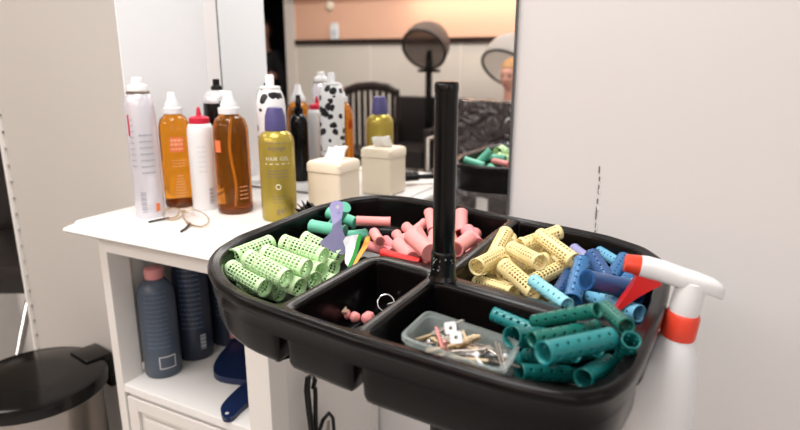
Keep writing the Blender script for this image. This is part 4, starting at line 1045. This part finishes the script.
# styling chair wrapped in clear plastic
s, q, z = mir(500, 101, 3.55)
t = thing('styling_chair', 'black styling chair under a crinkled shiny plastic cover, seen in the mirror', 'chair', W(s, q, 0), YAW+PI)
def crumple(bm, amp, f=14):
    bmesh.ops.subdivide_edges(bm, edges=bm.edges[:], cuts=14, use_grid_fill=True)
    for v in bm.verts:
        n_ = noise.noise_vector(v.co*f); v.co += n_*amp+noise.noise_vector(v.co*f*2.7)*amp*.5
    return bm
obj('backrest', crumple(bx(-.27, .27, -.06, .06, .50, z, bev=0), .016), 'crinkle', t, smooth=40)
obj('seat', crumple(bx(-.26, .26, -.50, -.07, .42, .54), .012), 'crinkle', t, smooth=40)
obj('column', lathe(nb(), [(.24, 0), (.24, .02), (.05, .04), (.035, .05), (.035, .42)], 32, cx=0, cy=-.25), 'chrome', t, smooth=40)
for sx in (-1, 1): obj('armrest', tube(nb(), [(sx*.28, 0, .50), (sx*.31, -.02, .70), (sx*.31, -.36, .70), (sx*.28, -.42, .50)], .012, 10), 'pinmetal', t, smooth=60)

# ------------------------------------------------------------------ people
def skin_body(verts, edges, rad, name, m, parent, root=0, sub=2):
    me = bpy.data.meshes.new(name); me.from_pydata([tuple(v) for v in verts], edges, [])
    o = bpy.data.objects.new(name, me); C.objects.link(o); o.parent = parent
    sk = o.modifiers.new('skin', 'SKIN'); sv = me.skin_vertices[0].data
    for i, r in enumerate(rad): sv[i].radius = (r, r) if not isinstance(r, tuple) else r
    for v in sv: v.use_root = False
    sv[root].use_root = True
    sk.use_smooth_shade = True; sb_ = o.modifiers.new('sub', 'SUBSURF'); sb_.levels = sub; sb_.render_levels = sub
    me.materials.append(M[m]); return o
def head_mesh(c_, sc=1):
    """head with brow, nose, mouth, chin and ears; faces -y"""
    bm = nb(); bmesh.ops.create_uvsphere(bm, u_segments=40, v_segments=28, radius=1)
    for v in bm.verts:
        x, y, z = v.co; w_ = .075; d = .098; h = .118
        k = 1-.30*max(0, -z)**1.6
        X = x*w_*k; Y = y*d*(1-.12*max(0, -z)); Z = z*h
        if y < 0:
            Y += .012*max(0, 1-abs(z)*1.5)*max(0, 1-abs(x)*1.2)*.4
            Y -= .024*math.exp(-((x/.16)**2))*math.exp(-(((z+.22)/.17)**2))*(1 if z < .1 else .6)
            for sx in (-1, 1): Y += .010*math.exp(-(((x-sx*.36)/.17)**2)-(((z-.02)/.12)**2))
            Y -= .008*math.exp(-((x/.35)**2)-(((z-.22)/.12)**2))
            Y -= .007*math.exp(-((x/.26)**2)-(((z+.52)/.09)**2))
            Y -= .010*math.exp(-((x/.3)**2)-(((z+.85)/.14)**2))
        for sx in (-1, 1):
            X += sx*.016*math.exp(-(((y-.05)/.14)**2)-(((z+.05)/.25)**2))*(1 if x*sx > .6 else 0)
        v.co = Vector((X, Y, Z))*sc+Vector(c_)
    return bm
def hair_mesh(c_, sc=1, low=-.35):
    bm = nb(); bmesh.ops.create_uvsphere(bm, u_segments=36, v_segments=26, radius=1)
    dele = [v for v in bm.verts if (v.co.y < -.28 and v.co.z < .42) or v.co.z < low]
    bmesh.ops.delete(bm, geom=dele, context='VERTS')
    for v in bm.verts:
        n_ = 1+.05*noise.noise(v.co*5); v.co = Vector((v.co.x*.086*n_, v.co.y*.108*n_+.004, v.co.z*.130*n_+.002))*sc+Vector(c_)
    bmesh.ops.solidify(bm, geom=bm.faces[:], thickness=.006); return bm
def face_parts(c_, t, sc=1):
    for sx in (-1, 1):
        bm = nb(); bmesh.ops.create_uvsphere(bm, u_segments=14, v_segments=10, radius=.0115*sc, matrix=Matrix.Translation(Vector(c_)+Vector((sx*.027, -.077, .003))*sc)); obj('eye', bm, 'eye', t, smooth=60)
    obj('lips', tube(nb(), [Vector(c_)+Vector((x, -.0935+abs(x)*.25, -.060))*sc for x in (-.022, -.011, 0, .011, .022)], [.002, .005, .006, .005, .002], 8), 'lip', t, smooth=60)
def hand(V, E_, R_, iw, wrist, d, side):
    """palm and five fingers rooted at vertex iw"""
    d = Vector(d).normalized(); x = Vector(side).normalized(); n_ = d.cross(x)
    V.append(wrist+d*.05); E_.append((iw, len(V)-1)); R_.append((.030, .014)); ip = len(V)-1
    for k, (off, L) in enumerate(((-.026, .066), (-.009, .076), (.009, .071), (.025, .056))):
        b = wrist+d*.085+x*off; V.append(b); E_.append((ip, len(V)-1)); R_.append(.0095)
        V.append(b+d*L*.5+n_*.008); E_.append((len(V)-2, len(V)-1)); R_.append(.0085)
        V.append(b+d*L*.9+n_*.024); E_.append((len(V)-2, len(V)-1)); R_.append(.0075)
    V.append(wrist+d*.03-x*.032); E_.append((iw, len(V)-1)); R_.append(.011)
    V.append(wrist+d*.065-x*.050+n_*.01); E_.append((len(V)-2, len(V)-1)); R_.append(.0095)
    V.append(wrist+d*.09-x*.052+n_*.02); E_.append((len(V)-2, len(V)-1)); R_.append(.008)
def person(loc, rz, label, seated, hair, head_z, cover=None):
    t = thing('person', label, 'person', loc, rz)
    sh = head_z-.285; pel = .50 if seated else .93
    V = [Vector((0, 0, pel)), Vector((0, .01, pel+(sh-pel)*.45)), Vector((0, .01, sh-.06)), Vector((0, 0, sh+.05)), Vector((0, -.012, head_z-.10)), Vector((0, -.01, head_z-.02))]
    E_ = [(0, 1), (1, 2), (2, 3), (3, 4), (4, 5)]; R_ = [(.155, .11), (.135, .10), (.15, .10), .058, .052, .05]
    for sx in (-1, 1):
        i = len(V)
        if seated: arm = [(sx*.165, 0, sh), (sx*.22, -.03, sh-.27), (sx*.15, -.25, sh-.30)]; leg = [(sx*.09, -.03, .49), (sx*.11, -.42, .48), (sx*.11, -.44, .09), (sx*.11, -.56, .035)]
        else: arm = [(sx*.17, 0, sh), (sx*.24, .01, sh-.29), (sx*.25, -.05, sh-.53)]; leg = [(sx*.09, 0, .88), (sx*.10, -.01, .48), (sx*.11, .01, .09), (sx*.12, -.12, .035)]
        for p in arm: V.append(Vector(p))
        E_ += [(2, i), (i, i+1), (i+1, i+2)]; R_ += [.058, .042, .028]
        d = (V[-1]-V[-2]); hand(V, E_, R_, i+2, V[-1].copy(), d, (0, sx, 0) if not seated else (sx, 0, 0))
        j = len(V)
        for p in leg: V.append(Vector(p))
        E_ += [(0, j), (j, j+1), (j+1, j+2), (j+2, j+3)]; R_ += [.085, .058, .04, (.04, .03)]
    b = skin_body(V, E_, R_, 'body', 'skin', t)
    dg = bpy.context.evaluated_depsgraph_get(); me = bpy.data.meshes.new_from_object(b.evaluated_get(dg)); bpy.data.objects.remove(b)
    hm = head_mesh((0, -.012, head_z)); bm = nb(); bm.from_mesh(me); tmp = bpy.data.meshes.new('h'); hm.to_mesh(tmp); hm.free(); bm.from_mesh(tmp)
    bo = obj('body', bm, 'skin', t, smooth=60)
    face_parts((0, -.012, head_z), t)
    obj('hair', hair_mesh((0, -.008, head_z), low=-.55), hair, t, smooth=60)
    if cover == 'cape':
        bm = nb(); lo = []
        for rx, ry, z, cy in ((.062, .066, sh+.068, 0), (.13, .10, sh+.05, 0), (.215, .14, sh+.0, -.02), (.27, .20, sh-.15, -.06), (.31, .30, sh-.33, -.12), (.33, .36, sh-.42, -.16), (.34, .36, .30, -.2), (.35, .37, .10, -.2)):
            lo.append([(rx*math.cos(a)*(1+.03*math.sin(7*a)), cy+ry*math.sin(a)*(1+.03*math.cos(9*a)), z) for a in [2*PI*k/48 for k in range(48)]])
        loft(bm, lo, cap0=False, cap1=False); o = obj('cape', bm, 'crinkle', t, smooth=60); md = o.modifiers.new('thick', 'SOLIDIFY'); md.thickness = .004
    else:
        V2 = [Vector((0, 0, pel-.02)), Vector((0, .01, pel+(sh-pel)*.45)), Vector((0, .01, sh-.06)), Vector((0, 0, sh+.035))]
        E2 = [(0, 1), (1, 2), (2, 3)]; R2 = [(.17, .125), (.15, .115), (.165, .115), .075]
        for sx in (-1, 1):
            i = len(V2); V2 += [Vector((sx*.17, 0, sh)), Vector((sx*.24, .01, sh-.29)), Vector((sx*.249, -.04, sh-.49))]; E2 += [(2, i), (i, i+1), (i+1, i+2)]; R2 += [.07, .054, .042]
        skin_body(V2, E2, R2, 'shirt', 'cloth', t)
        V3 = [Vector((0, 0, pel-.0))]; E3 = []; R3 = [(.17, .125)]
        for sx in (-1, 1):
            i = len(V3); V3 += [Vector((sx*.09, 0, .86)), Vector((sx*.10, -.01, .48)), Vector((sx*.11, .01, .10))]; E3 += [(0, i), (i, i+1), (i+1, i+2)]; R3 += [.10, .072, .058]
        skin_body(V3, E3, R3, 'trousers', 'cloth', t)
    return t
s, q, z = mir(512, 76, 4.45)
person(W(s, q, 0), YAW+PI+.15, 'blond person seated in a dark cape under the pale hood dryer, in the mirror', True, 'blond', z, 'cape')
armchair(s+.0, q-.10, PI+.15, 'black leather dryer chair behind the blond seated person, seen in the mirror', .66, .80)
dryer(512, 62, 4.72, .225, 1, 'pale smoked hood dryer over the blond seated person, in the mirror', 'hood_pale', tilt=math.radians(42), facing=.3, postoff=(.30, -.30))
s, q, z = mir(266, 30, 5.75)
person(W(s-.02, q, 0), YAW+PI, 'person in dark clothes standing in the dark doorway, in the mirror', False, 'brown_hair', z)

# ------------------------------------------------------------------ the neighbouring bay at the left edge
t = thing('white_shelf_unit', 'white shelf at the far left edge beyond the partition', 'shelf', W(-3.0, 1.75, 0), YAW)
obj('top', bx(-.35, .35, -.2, .2, .80, .84, bev=.004), 'counter', t)
for sx in (-.33, .33): obj('side', bx(sx-.015, sx+.015, -.19, .19, 0, .80), 'white_wood', t)
t = thing('salon_chair', 'black salon chair with chrome arms beyond the partition at far left', 'chair', W(-2.13, 1.17, 0), YAW+.5)
obj('seat', bx(-.24, .24, -.24, .22, .42, .52, bev=.03), 'black_soft', t, smooth=50)
obj('backrest', bx(-.22, .22, .20, .28, .50, .84, bev=.03), 'black_soft', t, smooth=50)
for sx in (-1, 1): obj('armrest', tube(nb(), [(sx*.25, .16, .44), (sx*.28, .14, .64), (sx*.28, -.06, .67), (sx*.28, -.2, .64), (sx*.26, -.2, .44)], .014, 10), 'chrome', t, smooth=60)
obj('column', lathe(nb(), [(.25, 0), (.25, .015), (.06, .04), (.035, .05), (.035, .42)], 36), 'chrome', t, smooth=40)
obj('footrest', tube(nb(), [(-.14, -.2, .42), (-.14, -.38, .16), (.14, -.38, .16), (.14, -.2, .42)], .012, 10), 'chrome', t, smooth=60)
